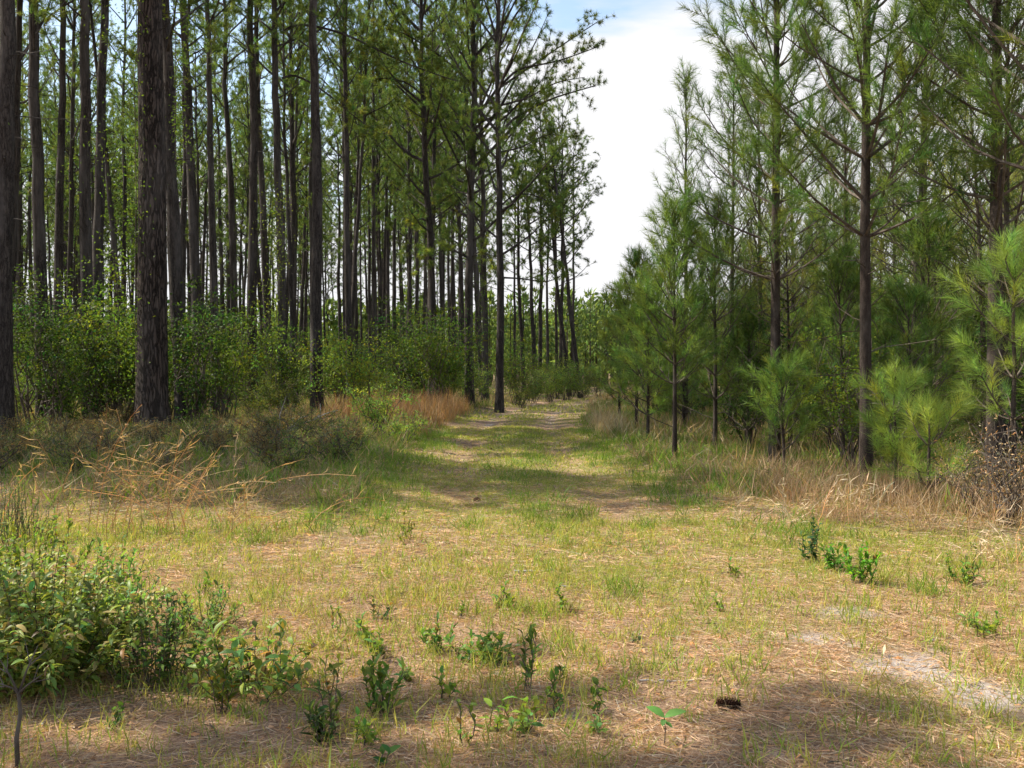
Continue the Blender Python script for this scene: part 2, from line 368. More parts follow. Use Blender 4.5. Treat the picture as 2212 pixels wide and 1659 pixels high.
# rusty broomsedge beyond the left edge of the track and dead straw on both sides
def sedge(m, xr, yr, n, per, hmin, hmax, c0, c1, wd, lean=.16, r=.10):
    x = rng.uniform(*xr, n); y = rng.uniform(*yr, n); k = openness(x, y) < .6; x, y = x[k], y[k]; n = len(x)
    X = np.repeat(x, per) + rng.normal(size=n * per) * r; Y = np.repeat(y, per) + rng.normal(size=n * per) * r
    mv = np.clip(np.repeat(rng.random(n), per) + rng.normal(size=n * per) * .15, 0, 1)[:, None]
    blades(m, X, Y, np.repeat(rng.uniform(hmin, hmax, n), per) * rng.uniform(.5, 1.1, n * per), wd * rng.uniform(.6, 1.3, n * per), jitter_col(n * per, np.array(c0) * (1 - mv) + np.array(c1) * mv, .15, .05), lean)
sedge(m, (px(760, 30), px(1115, 30) ), (24, 33), 460, 22, .3, 1.0, (.38, .20, .09), (.43, .29, .16), .012)
sedge(m, (px(640, 25), px(960, 25)), (21, 26), 120, 18, .25, .7, (.36, .20, .10), (.40, .31, .18), .012)
sedge(m, (3.0, 5.6), (42, 52), 90, 22, .5, .9, (.46, .34, .2), (.42, .3, .18), .02)
sedge(m, (px(1180, 40), px(1280, 40)), (40, 48), 100, 26, .5, .9, (.46, .34, .2), (.42, .3, .18), .02)
sedge(m, (px(1290, 22), px(1350, 22)), (20, 26), 40, 24, .4, .75, (.52, .42, .27), (.46, .34, .2), .008, .25)
sedge(m, (2.9, 8.5), (7.6, 11.8), 560, 22, .22, .58, (.36, .22, .13), (.44, .32, .2), .005, .38)
sedge(m, (2.4, 6.5), (10.5, 14), 150, 20, .2, .5, (.30, .20, .12), (.42, .31, .2), .006, .4)
sedge(m, (-5.5, -1.6), (9.8, 12.5), 90, 18, .2, .42, (.40, .27, .15), (.36, .29, .17), .005, .5)
dry = tag(obj('dry_grass', m.mesh('dry_grass', [MAT['dry']])), 'rusty and straw coloured dead grass standing at the brush edges', 'dry grass', kind='stuff')

# needle litter and fallen leaves
m = M()
for (n, y0, y1, ln, wd) in ((170000, 3.3, 7.5, .12, .0042), (150000, 7.5, 14, .15, .007), (60000, 14, 26, .18, .010)):
    x, y = scatter(n, y0, y1); k = rng.random(n) < (1 - .6 * sandness(x, y)) * (1 - .55 * greenness(x, y)) * (.3 + .7 * sstep(.3, .6, fnoise(x, y, .5, 51))); x, y = x[k], y[k]; n = len(x)
    d = rng.normal(size=(n, 3)); d[:, 2] *= .10
    mv = rng.random((n, 1))
    spikes(m, np.stack([x, y, height(x, y) + rng.uniform(.001, .02, n)], 1), d, ln * rng.uniform(.4, 1.2, n), wd, 0, jitter_col(n, np.array([.44, .27, .165]) * (1 - mv) + np.array([.60, .46, .33]) * mv, .25, .06))
x, y = scatter(11000, 3.3, 11); k = rng.random(len(x)) < .25 + .75 * (fnoise(x, y, 1.2, 33) > .5) * (y < 6); x, y = x[k], y[k]; n = len(x)
d = rng.normal(size=(n, 3)); d[:, 2] *= .25; nor = np.stack([rng.normal(size=n) * .4, rng.normal(size=n) * .4, np.ones(n)], 1)
mv = rng.random((n, 1))
kites(m, np.stack([x, y, height(x, y) + rng.uniform(.004, .015, n)], 1), d, nor, rng.uniform(.025, .07, n) * np.where(y < 5.6, 1.15, 1), rng.uniform(.009, .022, n), rng.uniform(-.1, .5, n), 0, jitter_col(n, np.array([.50, .24, .10]) * (1 - mv) + np.array([.55, .42, .28]) * mv, .2, .05), mid=.5)
litter = tag(obj('leaf_litter', m.mesh('leaf_litter', [MAT['dry']])), 'brown pine needles and small curled orange leaves on the ground', 'leaf litter', kind='stuff')

# ------------------------------------------------------------------ trees
def trunk_pts(H, wander, rg, n=None):
    n = n or max(8, int(H * 1.3))
    z = np.linspace(-.15, H, n)
    ax = np.cumsum(rg.normal(size=n)) * wander; ay = np.cumsum(rg.normal(size=n)) * wander
    w_ = np.linspace(0, 1, n) ** .7
    ax = (ax - ax[0]) * w_; ay = (ay - ay[0]) * w_
    return np.stack([ax, ay, z], 1)
def trunk_rad(p, r0, H, pw=.75, flare=.35):
    z = np.clip(p[:, 2], 0, H)
    return r0 * (np.clip(1 - z / H, 0, 1) ** pw) * (1 + flare * np.exp(-z / .35)) + .008
def at_z(P, z):
    return np.array([np.interp(z, P[:, 2], P[:, 0]), np.interp(z, P[:, 2], P[:, 1]), z])

def tall_pine(seed, H=23., r0=.17, cb=10., Lm=3.4, dens=1.0, nw=.016, per=30, dead=16, upsweep=1.0, needle=(.125, .185, .05)):
    """mature plantation pine: long bare trunk, upswept limbs, tufts of needles at the twig ends"""
    rg = np.random.default_rng(seed)
    P = trunk_pts(H, .045, rg); mt = M(); tube(mt, P, trunk_rad(P, r0, H), 12)
    mc = M(); tb = []; td = []
    z = cb; az = rg.uniform(0, 6.28)
    while z < H * .985:
        u = (z - cb) / (H - cb)
        Ln = Lm * (.55 + .75 * sin(min(1, u * 1.35 + .12) * pi * .62)) * (1 - .78 * u ** 2.2) * rg.uniform(.6, 1.15)
        az += 2.4 + rg.normal() * .5
        el = R(rg.uniform(8, 34) + 32 * u) * upsweep
        b = at_z(P, z); nseg = 6; pts = [b]; d = np.array([cos(az) * cos(el), sin(az) * cos(el), sin(el)])
        for k in range(nseg):
            d = nrm(d + np.array([0, 0, .10]) + rg.normal(size=3) * .10); pts.append(pts[-1] + d * Ln / nseg)
        pts = np.array(pts); rr = max(.012, .012 + .012 * Ln)
        tube(mc, pts, np.linspace(rr, .008, len(pts)), 4, 0)
        nb = int(max(3, 3.6 * Ln))
        for s in np.linspace(.32, 1.0, nb):
            q = s * nseg; k = min(int(q), nseg - 1); bp = pts[k] + (pts[k + 1] - pts[k]) * (q - k); ld = nrm(pts[k + 1] - pts[k])
            sd = nrm(ld * .8 + rg.normal(size=3) * .8 + np.array([0, 0, .15])); sl = rg.uniform(.3, .8) * (.5 + .5 * (1 - s) + .2)
            e = bp + sd * sl; tube(mc, [bp, (bp + e) / 2 + rg.normal(size=3) * .03, e], [.009, .006, .004], 3, 0)
            nt_ = rg.integers(2, 5)
            for t_ in np.linspace(.45, 1, nt_):
                o_ = nrm(sd + rg.normal(size=3) * .6 + np.array([0, 0, .3]))
                tb.append(bp + (e - bp) * t_ + o_ * rg.uniform(0, .14)); td.append(o_)
        z += rg.uniform(.18, .5) / dens * (1.0 if u > .15 else 1.8)
    for k in range(dead):                       # short dead stubs under the crown
        zz = rg.uniform(cb * .45, cb); a = rg.uniform(0, 6.28); b = at_z(P, zz); l_ = rg.uniform(.3, 1.4)
        dd = np.array([cos(a), sin(a), rg.uniform(-.2, .4)]); tube(mc, [b, b + dd * l_ * .5 + rg.normal(size=3) * .04, b + dd * l_], [.014, .01, .004], 3, 0)
    tb = np.array(tb); td = np.array(td); n = len(tb)
    D = nrm(np.repeat(td, per, 0) * .75 + rnd_dirs(n * per, rg)); B = np.repeat(tb, per, 0) + np.repeat(td, per, 0) * rg.uniform(-.12, .08, (n * per, 1))
    tc_ = np.repeat(jitter_col(n, needle, .16, .10, rg), per, 0)
    spikes(mc, B, D, rg.uniform(.12, .24, n * per), nw, 1, jitter_col(n * per, tc_, .12, .03, rg), rg)
    return mt.mesh('tall_pine_trunk', [MAT['bark']], True), mc.mesh('tall_pine_crown', [MAT['bark'], MAT['needle']])

def shoot_needles(mc, S, D, Ln, per, nl, nw, colr, rg, ang=(25, 62)):
    """bottle-brush shoots of long needles"""
    n = len(S); t = rg.uniform(.05, 1, (n * per, 1)); Dr = np.repeat(D, per, 0)
    B = np.repeat(S, per, 0) + Dr * np.repeat(Ln, per)[:, None] * t
    a = np.radians(rg.uniform(ang[0], ang[1], (n * per, 1))) * (1.15 - .45 * t)
    perp = nrm(np.cross(Dr, rnd_dirs(n * per, rg))); dd = Dr * np.cos(a) + perp * np.sin(a); dd[:, 2] -= .06
    cs = np.repeat(jitter_col(n, colr, .14, .09, rg), per, 0)
    spikes(mc, B, dd, nl * rg.uniform(.7, 1.1, n * per), nw * rg.uniform(.7, 1.2, n * per), 1, jitter_col(n * per, cs, .14, .04, rg), rg)

def young_pine(seed, H=9., r0=.075, cb=2.6, Lm=1.9, whorl=.5, per=60, nl=.17, nw=.006, colr=(.10, .18, .05), dead=10, nbr=5, tip=1.0, side=1.0, el0=22, wander=.012):
    rg = np.random.default_rng(seed)
    P = trunk_pts(H, wander, rg); mt = M(); tube(mt, P, trunk_rad(P, r0, H, .85, .3), 10)
    mb = M(); mc = M(); S = []; D = []; LL = []
    z = cb
    def shoot(b, d, l): S.append(b); D.append(nrm(d)); LL.append(l)
    while z < H - .25:
        u = (z - cb) / max(.1, (H - cb)); a0 = rg.uniform(0, 6.28); nb = max(3, nbr + rg.integers(-1, 2))
        for k in range(nb):
            az = a0 + k * 2 * pi / nb + rg.normal() * .22
            Ln = (Lm * (1 - u) ** .75 * (.55 + .45 * min(1, u * 4 + .4)) + .30) * rg.uniform(.6, 1.1)
            el = R(el0 + 34 * u + rg.normal() * 8)
            d = np.array([cos(az) * cos(el), sin(az) * cos(el), sin(el)]); pts = [at_z(P, z)]; ns = 6
            for s in range(ns):
                d = nrm(d + np.array([0, 0, .11]) + rg.normal(size=3) * .05); pts.append(pts[-1] + d * Ln / ns)
            pts = np.array(pts); tube(mb, pts, np.linspace(.006 + .009 * Ln, .005, ns + 1), 4, 0)
            shoot(pts[-2], d, Ln / ns + .18)
            nsd = int(2 + Ln * 4.2 * side)
            for s in np.linspace(.30, .93, nsd):
                q = s * ns; i_ = min(int(q), ns - 1); bp = pts[i_] + (pts[i_ + 1] - pts[i_]) * (q - i_); ld = nrm(pts[i_ + 1] - pts[i_])
                pr = nrm(np.cross(ld, rnd_dirs(1, rg)[0])); sd_ = nrm(ld * .75 + pr * .75 + np.array([0, 0, .35])); sl = rg.uniform(.22, .5) * (1.15 - .5 * s) * (.6 + .4 * min(1, Ln))
                tube(mb, [bp, bp + sd_ * sl], [.006, .004], 3, 0); shoot(bp + sd_ * sl * .25, sd_, sl * .85 + .05)
        z += whorl * rg.uniform(.7, 1.25) * (1 - .25 * u)
    shoot(P[-1] - np.array([0, 0, .45]), np.array([0, 0, 1.]), .5 * tip)
    for k in range(4): a = rg.uniform(0, 6.28); shoot(P[-1] - np.array([0, 0, .35]), np.array([cos(a) * .3, sin(a) * .3, 1.]), .32 * tip)
    for k in range(dead):
        zz = rg.uniform(.5, cb + .6); a = rg.uniform(0, 6.28); b = at_z(P, zz); l_ = rg.uniform(.3, 1.3)
        pts = [b]; d = np.array([cos(a), sin(a), .25])
        for s in range(4): d = nrm(d + rg.normal(size=3) * .18); pts.append(pts[-1] + d * l_ / 4)
        tube(mb, pts, np.linspace(.010, .003, 5), 3, 0)
        if l_ > .7: tube(mb, [pts[2], pts[2] + nrm(d + rg.normal(size=3) * .5) * .35], [.005, .002], 3, 0)
    shoot_needles(mc, np.array(S), np.array(D), np.array(LL), per, nl, nw, colr, rg)
    for k in range(len(mc.m)): mc.m[k][:] = 0
    return mt.mesh('young_pine_trunk', [MAT['bark_young']], True), mb.mesh('young_pine_branches', [MAT['twig']]), mc.mesh('young_pine_needles', [MAT['needle']])

def place_tree(name, meshes, names, x, y, s=1., rz=0., lean=(0, 0), label=None, cat='tree', group=None, sz=None, z=None):
    o = empty(name, (x, y, hz(x, y) if z is None else z))
    o.scale = (s, s, sz if sz else s); o.rotation_euler = (lean[1], lean[0], 0)
    tag(o, label, cat, group)
    for me, nm in zip(meshes, names):
        c = obj(nm, me, o); c.rotation_euler = (0, 0, rz)
    return o

TALL = [tall_pine(100 + k, H=h, cb=cb_, Lm=lm, dens=dn, r0=.165) for k, (h, cb_, lm, dn) in enumerate(((23, 10.5, 3.0, 1.0), (24.5, 12, 2.8, 1.1), (22, 9, 3.2, .9), (21, 11, 2.4, 1.0), (23.5, 13, 2.8, 1.2), (20, 7.5, 2.6, .9)))]
EDGE = [tall_pine(200 + k, H=h, cb=cb_, Lm=lm, dens=dn, r0=.165, per=30, nw=.014, upsweep=up) for k, (h, cb_, lm, dn, up) in enumerate(((21, 5.5, 4.2, .95, 1.2), (20, 6.5, 3.8, 1.0, 1.0), (17.5, 6, 3.4, 1.0, 1.0)))]
FARP = [tall_pine(230 + k, H=h, cb=cb_, Lm=lm, dens=dn, r0=.13, per=22, nw=.024) for k, (h, cb_, lm, dn) in enumerate(((17.5, 8, 2.5, .95), (16, 7, 2.4, 1.0), (18.5, 9.5, 2.4, 1.0)))]
TC = ('trunk', 'crown')
GL = 'tall pines of the stand left of the track'

# the old pine that dominates the left side
def old_pine():
    rg = np.random.default_rng(5); H = 26.; P = trunk_pts(H, .02, rg, 60); mt = M()
    rad = trunk_rad(P, .335, H, .7, .38)
    k = 40; th = np.arange(k) * 2 * pi / k; n = len(P)
    lump = 1 + .035 * np.sin(5 * th + 1)[None] * np.exp(-np.clip(P[:, 2], 0, 99) / 2)[:, None] + rg.normal(size=(n, k)) * .018
    v = P[:, None, :] + (rad[:, None] * lump)[..., None] * np.stack([np.cos(th), np.sin(th), 0 * th], 1)[None]
    i, j = np.meshgrid(np.arange(n - 1), np.arange(k), indexing='ij'); i = i.ravel(); j = j.ravel(); j2 = (j + 1) % k
    mt.add(v.reshape(-1, 3), np.stack([i * k + j, i * k + j2, (i + 1) * k + j2, (i + 1) * k + j], 1))
    _, crown = tall_pine(61, H=26, cb=14, Lm=4.5, r0=.3, dens=.9)
    return mt.mesh('old_pine_trunk', [MAT['bark_old']], True), crown
op = old_pine(); Yb = 22.2
place_tree('old_pine', op, TC, px(328, Yb), Yb, 1, 0, (R(.3), 0), 'thickest dark barked old pine standing in front of the left stand', 'pine tree')

# (column at mid height, depth, diameter, lean in degrees, variant, label)
NAMED = [
 (8, 20.5, .40, 0, 1, 'dark thick pine trunk cut by the left edge of the photo'),
 (40, 46, .26, 0, 0, 'thin straight pine just right of the dark trunk at the left edge'),
 (92, 26, .35, .4, 2, 'broad pine trunk third in from the left edge'),
 (124, 31, .31, -1.0, 3, 'mid sized pine leaning slightly behind the broad third trunk'),
 (186, 27, .35, 1.8, 0, 'left of two pines crossing in a narrow X left of the old pine'),
 (214, 27.6, .34, -1.5, 4, 'right of two pines crossing in a narrow X left of the old pine'),
 (248, 34, .20, 6.0, 3, 'thin strongly leaning pine just left of the old pine'),
 (268, 52, .26, 0, 1, 'distant thin pine visible between the crossing pair and old pine'),
 (381, 24.5, .38, 2.6, 2, 'leaning pine close behind the right side of the old pine'),
 (424, 31, .34, 1.4, 0, 'straight pine just right of the leaning trunk behind the old pine'),
 (505, 42, .35, 1.0, 4, 'slender pine halfway between old pine and the pair with vines'),
 (545, 33, .34, .2, 1, 'dark pine rising from the shrubs left of the vine covered pair'),
 (577, 38, .32, 1.4, 3, 'leaning pine between the dark pine and the vine covered trunk'),
 (611, 32, .31, .2, 0, 'pine with yellow green vine leaves around its middle'),
 (632, 41, .29, .2, 2, 'thinner pine touching the right side of the vine covered trunk'),
 (683, 30, .37, .4, 1, 'stout grey pine standing behind the spreading green shrub'),
 (747, 48, .32, .2, 0, 'grey pine left of a close row of three thin trunks'),
 (760, 62, .26, 0, 4, 'middle thin pine in a close row right of the stout grey pine'),
 (769, 58, .25, 0, 3, 'right hand thin pine in a close row right of the stout grey pine'),
 (797, 66, .26, .6, 2, 'thin pine bowed slightly behind the spreading shrub top'),
 (812, 60, .27, 0, 1, 'thin sunlit pine near the middle of the left stand'),
 (821, 56, .25, .5, 0, 'second thin pine beside the sunlit one mid stand'),
 (882, 52, .24, 0, 5, 'pine wrapped in low dark foliage mid stand'),
]
k = 0
for xd, Y, dia, ln, vr, lab in NAMED:
    me = TALL[vr]; s = dia / .33; x = px(xd, Y)
    hmid = (HOR - 200) / F * Y   # the listed column is measured about here
    x -= -math.tan(R(-ln)) * hmid if False else 0
    place_tree('tall_pine', me, TC, x - math.tan(R(-ln)) * hmid * .9, Y, s, k * 1.7, (R(-ln), 0), lab, 'pine tree', GL, sz=1.0 + .04 * ((k * 7) % 5 - 2)); k += 1
EDGEP = [
 (928, 37, .31, 2.6, 1, 'pale curving pine at the stand edge rising behind the rusty grass'),
 (994, 50, .22, 2.0, 2, 'thin pine leaning between the two forked edge pines'),
 (1014, 37, .34, .0, 0, 'thick forking pine at the stand edge near the track'),
 (1026, 44, .24, 3.0, 1, 'leaning dark pine just behind the forking edge pine'),
 (1045, 41, .25, .6, 2, 'slim pine between the forking pine and the outermost edge pine'),
 (1081, 35, .27, -.4, 0, 'outermost edge pine with long limbs reaching right over the track'),
]
for xd, Y, dia, ln, vr, lab in EDGEP:
    s = dia / .33; hmid = (HOR - 200) / F * Y
    place_tree('edge_pine', EDGE[vr], TC, px(xd, Y) + math.tan(R(ln)) * hmid * .9, Y, max(s, .85), {1081: -.6, 1014: 2.2}.get(xd, k * 1.3), (R(-ln), 0), lab, 'pine tree', GL, sz=1.0); k += 1
def limb(tree, Y, pd, r, seed, per=34, nw=.016, dy=0., tuft0=.35, dens=6.0, colr=(.155, .205, .05)):
    # a single long limb of one tree: pd are points along it, read off the photograph at the tree's depth
    rg = np.random.default_rng(seed); mw = Matrix.LocRotScale(tree.location, tree.rotation_euler, tree.scale).inverted()
    W = [Vector((px(a, Y + dy * i), Y + dy * i, CAM_H + (HOR - b * 1024 / 2212) / F * (Y + dy * i))) for i, (a, b) in enumerate(pd)]
    p0 = np.array([tuple(mw @ q) for q in W]); t0 = np.linspace(0, 1, len(p0)); t = np.linspace(0, 1, 14)
    pts = np.stack([np.interp(t, t0, p0[:, i]) for i in range(3)], 1)
    for _ in range(2): pts[1:-1] = (pts[:-2] + pts[1:-1] * 2 + pts[2:]) / 4
    mc = M(); tube(mc, pts, np.linspace(r, r * .3, 14), 6); ln = np.linalg.norm(np.diff(pts, axis=0), axis=1).sum(); tb = []; td = []
    for s in np.linspace(tuft0, 1, int(dens * ln)):
        k_ = min(int(s * 13), 12); bp = pts[k_] + (pts[k_ + 1] - pts[k_]) * (s * 13 - k_); ld = nrm(pts[k_ + 1] - pts[k_])
        sd_ = nrm(ld * .8 + rg.normal(size=3) * .8 + np.array([0, 0, .3])); e = bp + sd_ * rg.uniform(.25, .8)
        tube(mc, [bp, (bp + e) / 2 + rg.normal(size=3) * .03, e], [.010, .007, .004], 3)
        for u in np.linspace(.4, 1, rg.integers(2, 6)):
            o_ = nrm(sd_ + rg.normal(size=3) * .6 + np.array([0, 0, .25])); tb.append(bp + (e - bp) * u + o_ * rg.uniform(0, .12)); td.append(o_)
    tb = np.array(tb); td = np.array(td); n = len(tb)
    D = nrm(np.repeat(td, per, 0) * .75 + rnd_dirs(n * per, rg)); B = np.repeat(tb, per, 0)
    spikes(mc, B, D, rg.uniform(.12, .24, n * per), nw, 1, jitter_col(n * per, np.repeat(jitter_col(n, colr, .16, .1, rg), per, 0), .12, .03, rg), rg)
    obj('limb', mc.mesh('pine_limb', [MAT['bark'], MAT['needle']]), tree)
def find(lab): return [o for o in col.objects if o.get('label') == lab][0]
e1 = find(EDGEP[5][5]); e2 = find(EDGEP[2][5]); e3 = find(EDGEP[0][5]); v1 = find(NAMED[13][5])
for q, pd in enumerate(([(1083, 190), (1120, 165), (1200, 110), (1292, 50)], [(1084, 185), (1120, 150), (1200, 138), (1290, 105)], [(1083, 288), (1112, 255), (1190, 215), (1285, 188)], [(1083, 100), (1110, 40), (1150, -10), (1230, -40)],
                        [(1083, 445), (1110, 420), (1150, 420), (1205, 445)], [(1083, 600), (1130, 602), (1180, 612), (1225, 590)], [(1083, 330), (1130, 320), (1180, 290), (1240, 300)], [(1083, 230), (1140, 215), (1200, 180), (1262, 170)])):
    limb(e1, 35, pd, (.05, .05, .06, .05, .035, .035, .035, .035)[q], 700 + q, dy=(.1, -.3, .1, .5, -.2, .1, .6, -.5)[q])
for q, pd in enumerate(([(1014, 335), (1030, 268), (1080, 250), (1170, 212)], [(1013, 330), (985, 285), (930, 268), (880, 235)], [(1012, 325), (1035, 240), (1080, 140), (1130, 30)], [(1014, 560), (990, 545), (955, 540), (925, 560)], [(1014, 420), (985, 415), (950, 440), (930, 460)],
                        [(1014, 560), (1040, 540), (1060, 560), (1075, 590)], [(1014, 180), (960, 130), (900, 90), (840, 60)])):
    limb(e2, 37, pd, (.06, .05, .06, .03, .03, .03, .05)[q], 720 + q, dy=(-.3, .1, .2, -.4, .3, -.4, -.4)[q], dens=9 if q in (3, 4, 5) else 6)
for q, pd in enumerate(([(925, 190), (890, 130), (860, 80), (850, 10)], [(922, 215), (880, 180), (830, 170), (780, 180)], [(928, 480), (905, 470), (890, 500), (880, 540)])): limb(e3, 37, pd, .04, 740 + q, dy=(.2, -.4, -.2)[q])
for q, pd in enumerate(([(611, 75), (645, 52), (750, 75), (860, 135), (985, 178)], [(612, 172), (640, 162), (705, 200), (760, 250), (820, 290)])): limb(v1, 32, pd, .055 - .01 * q, 750 + q, dy=(-.2, .3)[q], tuft0=.5)
RG = 'slim pines at the far bend of the track'
BEND = [(1112, 66, .17, .3, 1, 'thinnest leftmost pine of the slim group at the bend'), (1128, 58, .25, 2.2, 0, 'slim pine leaning left at the top beside the thinnest one at the bend'),
 (1154, 56, .26, 2.2, 1, 'left of a close pair of slim pines at the bend'), (1166, 58, .27, .4, 2, 'right of a close pair of slim pines at the bend'),
 (1183, 66, .17, 0, 0, 'very thin upright pine right of the close pair at the bend'), (1203, 62, .19, .3, 1, 'thin upright pine amid the leaning ones at the bend'),
 (1211, 57, .25, 0, 2, 'upright pine crossed by a leaning trunk at the bend'), (1219, 56, .26, 6.0, 0, 'strongly leaning pine, left of the two leaners at the bend'),
 (1243, 55, .28, 6.2, 1, 'strongly leaning pine closest to the track at the bend'), (1236, 64, .19, 0, 2, 'thin upright pine behind the leaner closest to the track')]
for xd, Y, dia, ln, vr, lab in BEND:
    s = dia / .26; hm = 5.5
    place_tree('slim_pine', FARP[vr], TC, px(xd, Y) + math.tan(R(ln)) * hm * .5, Y, min(max(s, .8), 1.05), k * 2.1, (R(-ln), 0), lab, 'pine tree', RG, sz=.95 - .02 * (k % 3)); k += 1

# the rest of the stand, nearest rows first
def edge_x(Y): return np.interp(Y, [20, 22.7, 36, 45, 60, 75, 90], [-10.5, -9.2, -1.6, -1.0, -.6, -1.2, -2.2])
pts = [(px(a[0], a[1]), a[1]) for a in NAMED + EDGEP + BEND]
cnt = 0; tries = 0
while cnt < 225 and tries < 20000:
    tries += 1
    Y = 27 + 75 * rng.random() ** .8; x = rng.uniform(-.56 * Y - 3, edge_x(Y) - 1.0)
    if any((x - a) ** 2 + (Y - b) ** 2 < (1.9 if Y < 50 else 1.35) ** 2 for a, b in pts): continue
    if Y < 36 and rng.random() < .6: continue
    pts.append((x, Y)); vr = rng.integers(0, 9)
    ms = TALL[vr] if vr < 6 else FARP[vr - 6]
    nearr = Y < 45
    place_tree('tall_pine', ms, TC, x, Y, rng.uniform(.62, .95), rng.uniform(0, 6.28), (R(rng.normal() * 1.7), R(rng.normal() * 1.0)),
               'narrow grey pine trunk in the middle rows of the left stand' if nearr else 'very thin pine trunk crowded in the back rows of the left stand', 'pine tree',
               'narrow middle row pines left of the track' if nearr else 'back row pines left of the track', sz=rng.uniform(.82, 1.04)); cnt += 1
DENSE = [tall_pine(250 + k, H=h, cb=cb_, Lm=3.0, dens=2.0, r0=.165, per=44, nw=.026) for k, (h, cb_) in enumerate(((21, 7.5), (23, 9)))]  # crowns made extra thick so the unseen pines on the left shade more
# pines just outside the left edge of the view; their crowns shade the clearing
for q, (x, Y, vr) in enumerate(((-12.6, 15.6, 0), (-15.8, 16.6, 2), (-14.0, 5.9, 6), (-11.7, 5.75, 7), (-13.0, 4.2, 5), (-19.8, 15.6, 6), (-18.5, 18.0, 7), (-22.0, 17.6, 6), (-20.5, 21.0, 7), (-15.5, 24.5, 4), (-24, 20.5, 6))):
    place_tree('tall_pine', (TALL + DENSE)[vr], TC, x, Y, 1.05, q * 1.1, (0, 0), 'tall pine beyond the left edge of the view shading the clearing', 'pine tree', 'pines beyond the left edge')

# ---- young pines on the right
YN = ('trunk', 'branches', 'needles')
YC = (.11, .17, .045)
def yp(label, xd, Y, seed, lean=0, rz=0., group='young pines right of the track', name='young_pine', **kw):
    ms = young_pine(seed, **kw)
    return place_tree(name, ms, YN, px(xd, Y), Y, 1, rz, (R(lean), 0), label, 'young pine', group)
yp('young pine with straight dark trunk, nearest the track bend side', 1674, 15, 301, lean=-.1, rz=1.9, H=10.5, r0=.075, cb=2.8, Lm=1.85, side=1.0, per=85, nl=.18, nw=.0065, colr=YC, dead=16)
yp('young pine with straight trunk right of the similar one, brown grass at its foot', 1872, 13.0, 302, lean=-.2, H=10.5, r0=.075, cb=3.2, Lm=2.1, side=1.0, per=85, nl=.18, nw=.0065, colr=YC, dead=20)
yp('darker young pine near the right edge of the photo', 2150, 12.2, 303, H=9.5, r0=.095, cb=3.2, Lm=2.2, per=75, nl=.18, nw=.006, colr=(.085, .135, .035), dead=8)
yp('thin sapling with a slim bare stem left of the straight young pine', 1458, 15.6, 304, H=3.9, r0=.03, cb=1.2, Lm=.7, whorl=.28, per=80, nl=.17, nw=.006, colr=YC, dead=4)
yp('tall narrow young pine whose pointed top stands against the white sky', 1481, 25, 305, H=8.8, r0=.06, cb=2.6, Lm=1.35, whorl=.52, per=30, nl=.19, nw=.008, colr=YC, side=.55, el0=36, nbr=4)
yp('bright green sapling with feathery needles at the right edge of the photo', 2192, 10.6, 306, H=2.75, r0=.026, cb=.95, Lm=.65, whorl=.42, per=110, nl=.2, nw=.004, colr=(.21, .31, .08), dead=2, el0=15, side=.55)
yp('small bushy pine seedling in the brown grass, left of two', 1935, 11.2, 307, H=1.5, r0=.014, cb=.3, Lm=.26, whorl=.40, per=90, nl=.19, nw=.0048, colr=(.24, .33, .08), dead=0, el0=20, side=.4)
yp('small bushy pine seedling in the brown grass, right of two', 2010, 10.6, 308, H=1.05, r0=.014, cb=.2, Lm=.28, whorl=.36, per=80, nl=.2, nw=.004, colr=(.27, .35, .08), dead=0, el0=20, side=.4)
yp('small dark pine seedling at the foot of the straight young pine', 1693, 14.0, 309, H=1.5, r0=.016, cb=.3, Lm=.35, whorl=.25, per=90, nl=.15, nw=.005, colr=(.13, .20, .05), dead=0, el0=30, side=.6)
yp('slender sapling by the track where it narrows, thin bare stem', 1375, 23, 310, H=4.1, r0=.028, cb=.7, Lm=.7, whorl=.35, per=50, nl=.18, nw=.009, colr=(.18, .26, .07), side=.7, dead=3)
yp('small sapling farthest left of the right hand young pines', 1338, 27, 311, H=3.8, r0=.028, cb=.5, Lm=.7, whorl=.35, per=50, nl=.18, nw=.010, colr=(.20, .27, .07), side=.7, dead=3)
yp('bushy sapling overlapping the thin bare stem beside the track', 1400, 19.5, 312, H=3.1, r0=.024, cb=.5, Lm=.7, whorl=.32, per=55, nl=.18, nw=.008, colr=(.20, .29, .07), dead=3, side=.8)
yp('sapling filling the gap between slim sapling and straight young pine', 1545, 18, 313, H=4.4, r0=.034, cb=.9, Lm=.9, whorl=.42, per=50, nl=.17, nw=.007, colr=(.14, .20, .05), dead=5)
yp('dark crowned young pine cut by the right edge, crown in the top right corner', 2275, 10.6, 314, H=9.0, r0=.08, cb=3.6, Lm=2.3, per=90, side=1.3, nl=.18, nw=.006, colr=(.085, .135, .035), dead=6)
YOUNG = [young_pine(320 + q, H=h, r0=.06, cb=cb_, Lm=lm, whorl=.48, per=28, nl=.18, nw=.010, colr=cc, dead=22, side=.56)
         for q, (h, cb_, lm, cc) in enumerate(((7.5, 2.4, 1.6, (.115, .17, .045)), (8.6, 2.8, 1.8, (.19, .24, .06)), (6.2, 1.2, 1.3, (.17, .24, .06)), (9.2, 3.2, 1.6, (.095, .15, .04)), (7.8, 3.0, 1.8, (.22, .24, .06))))]
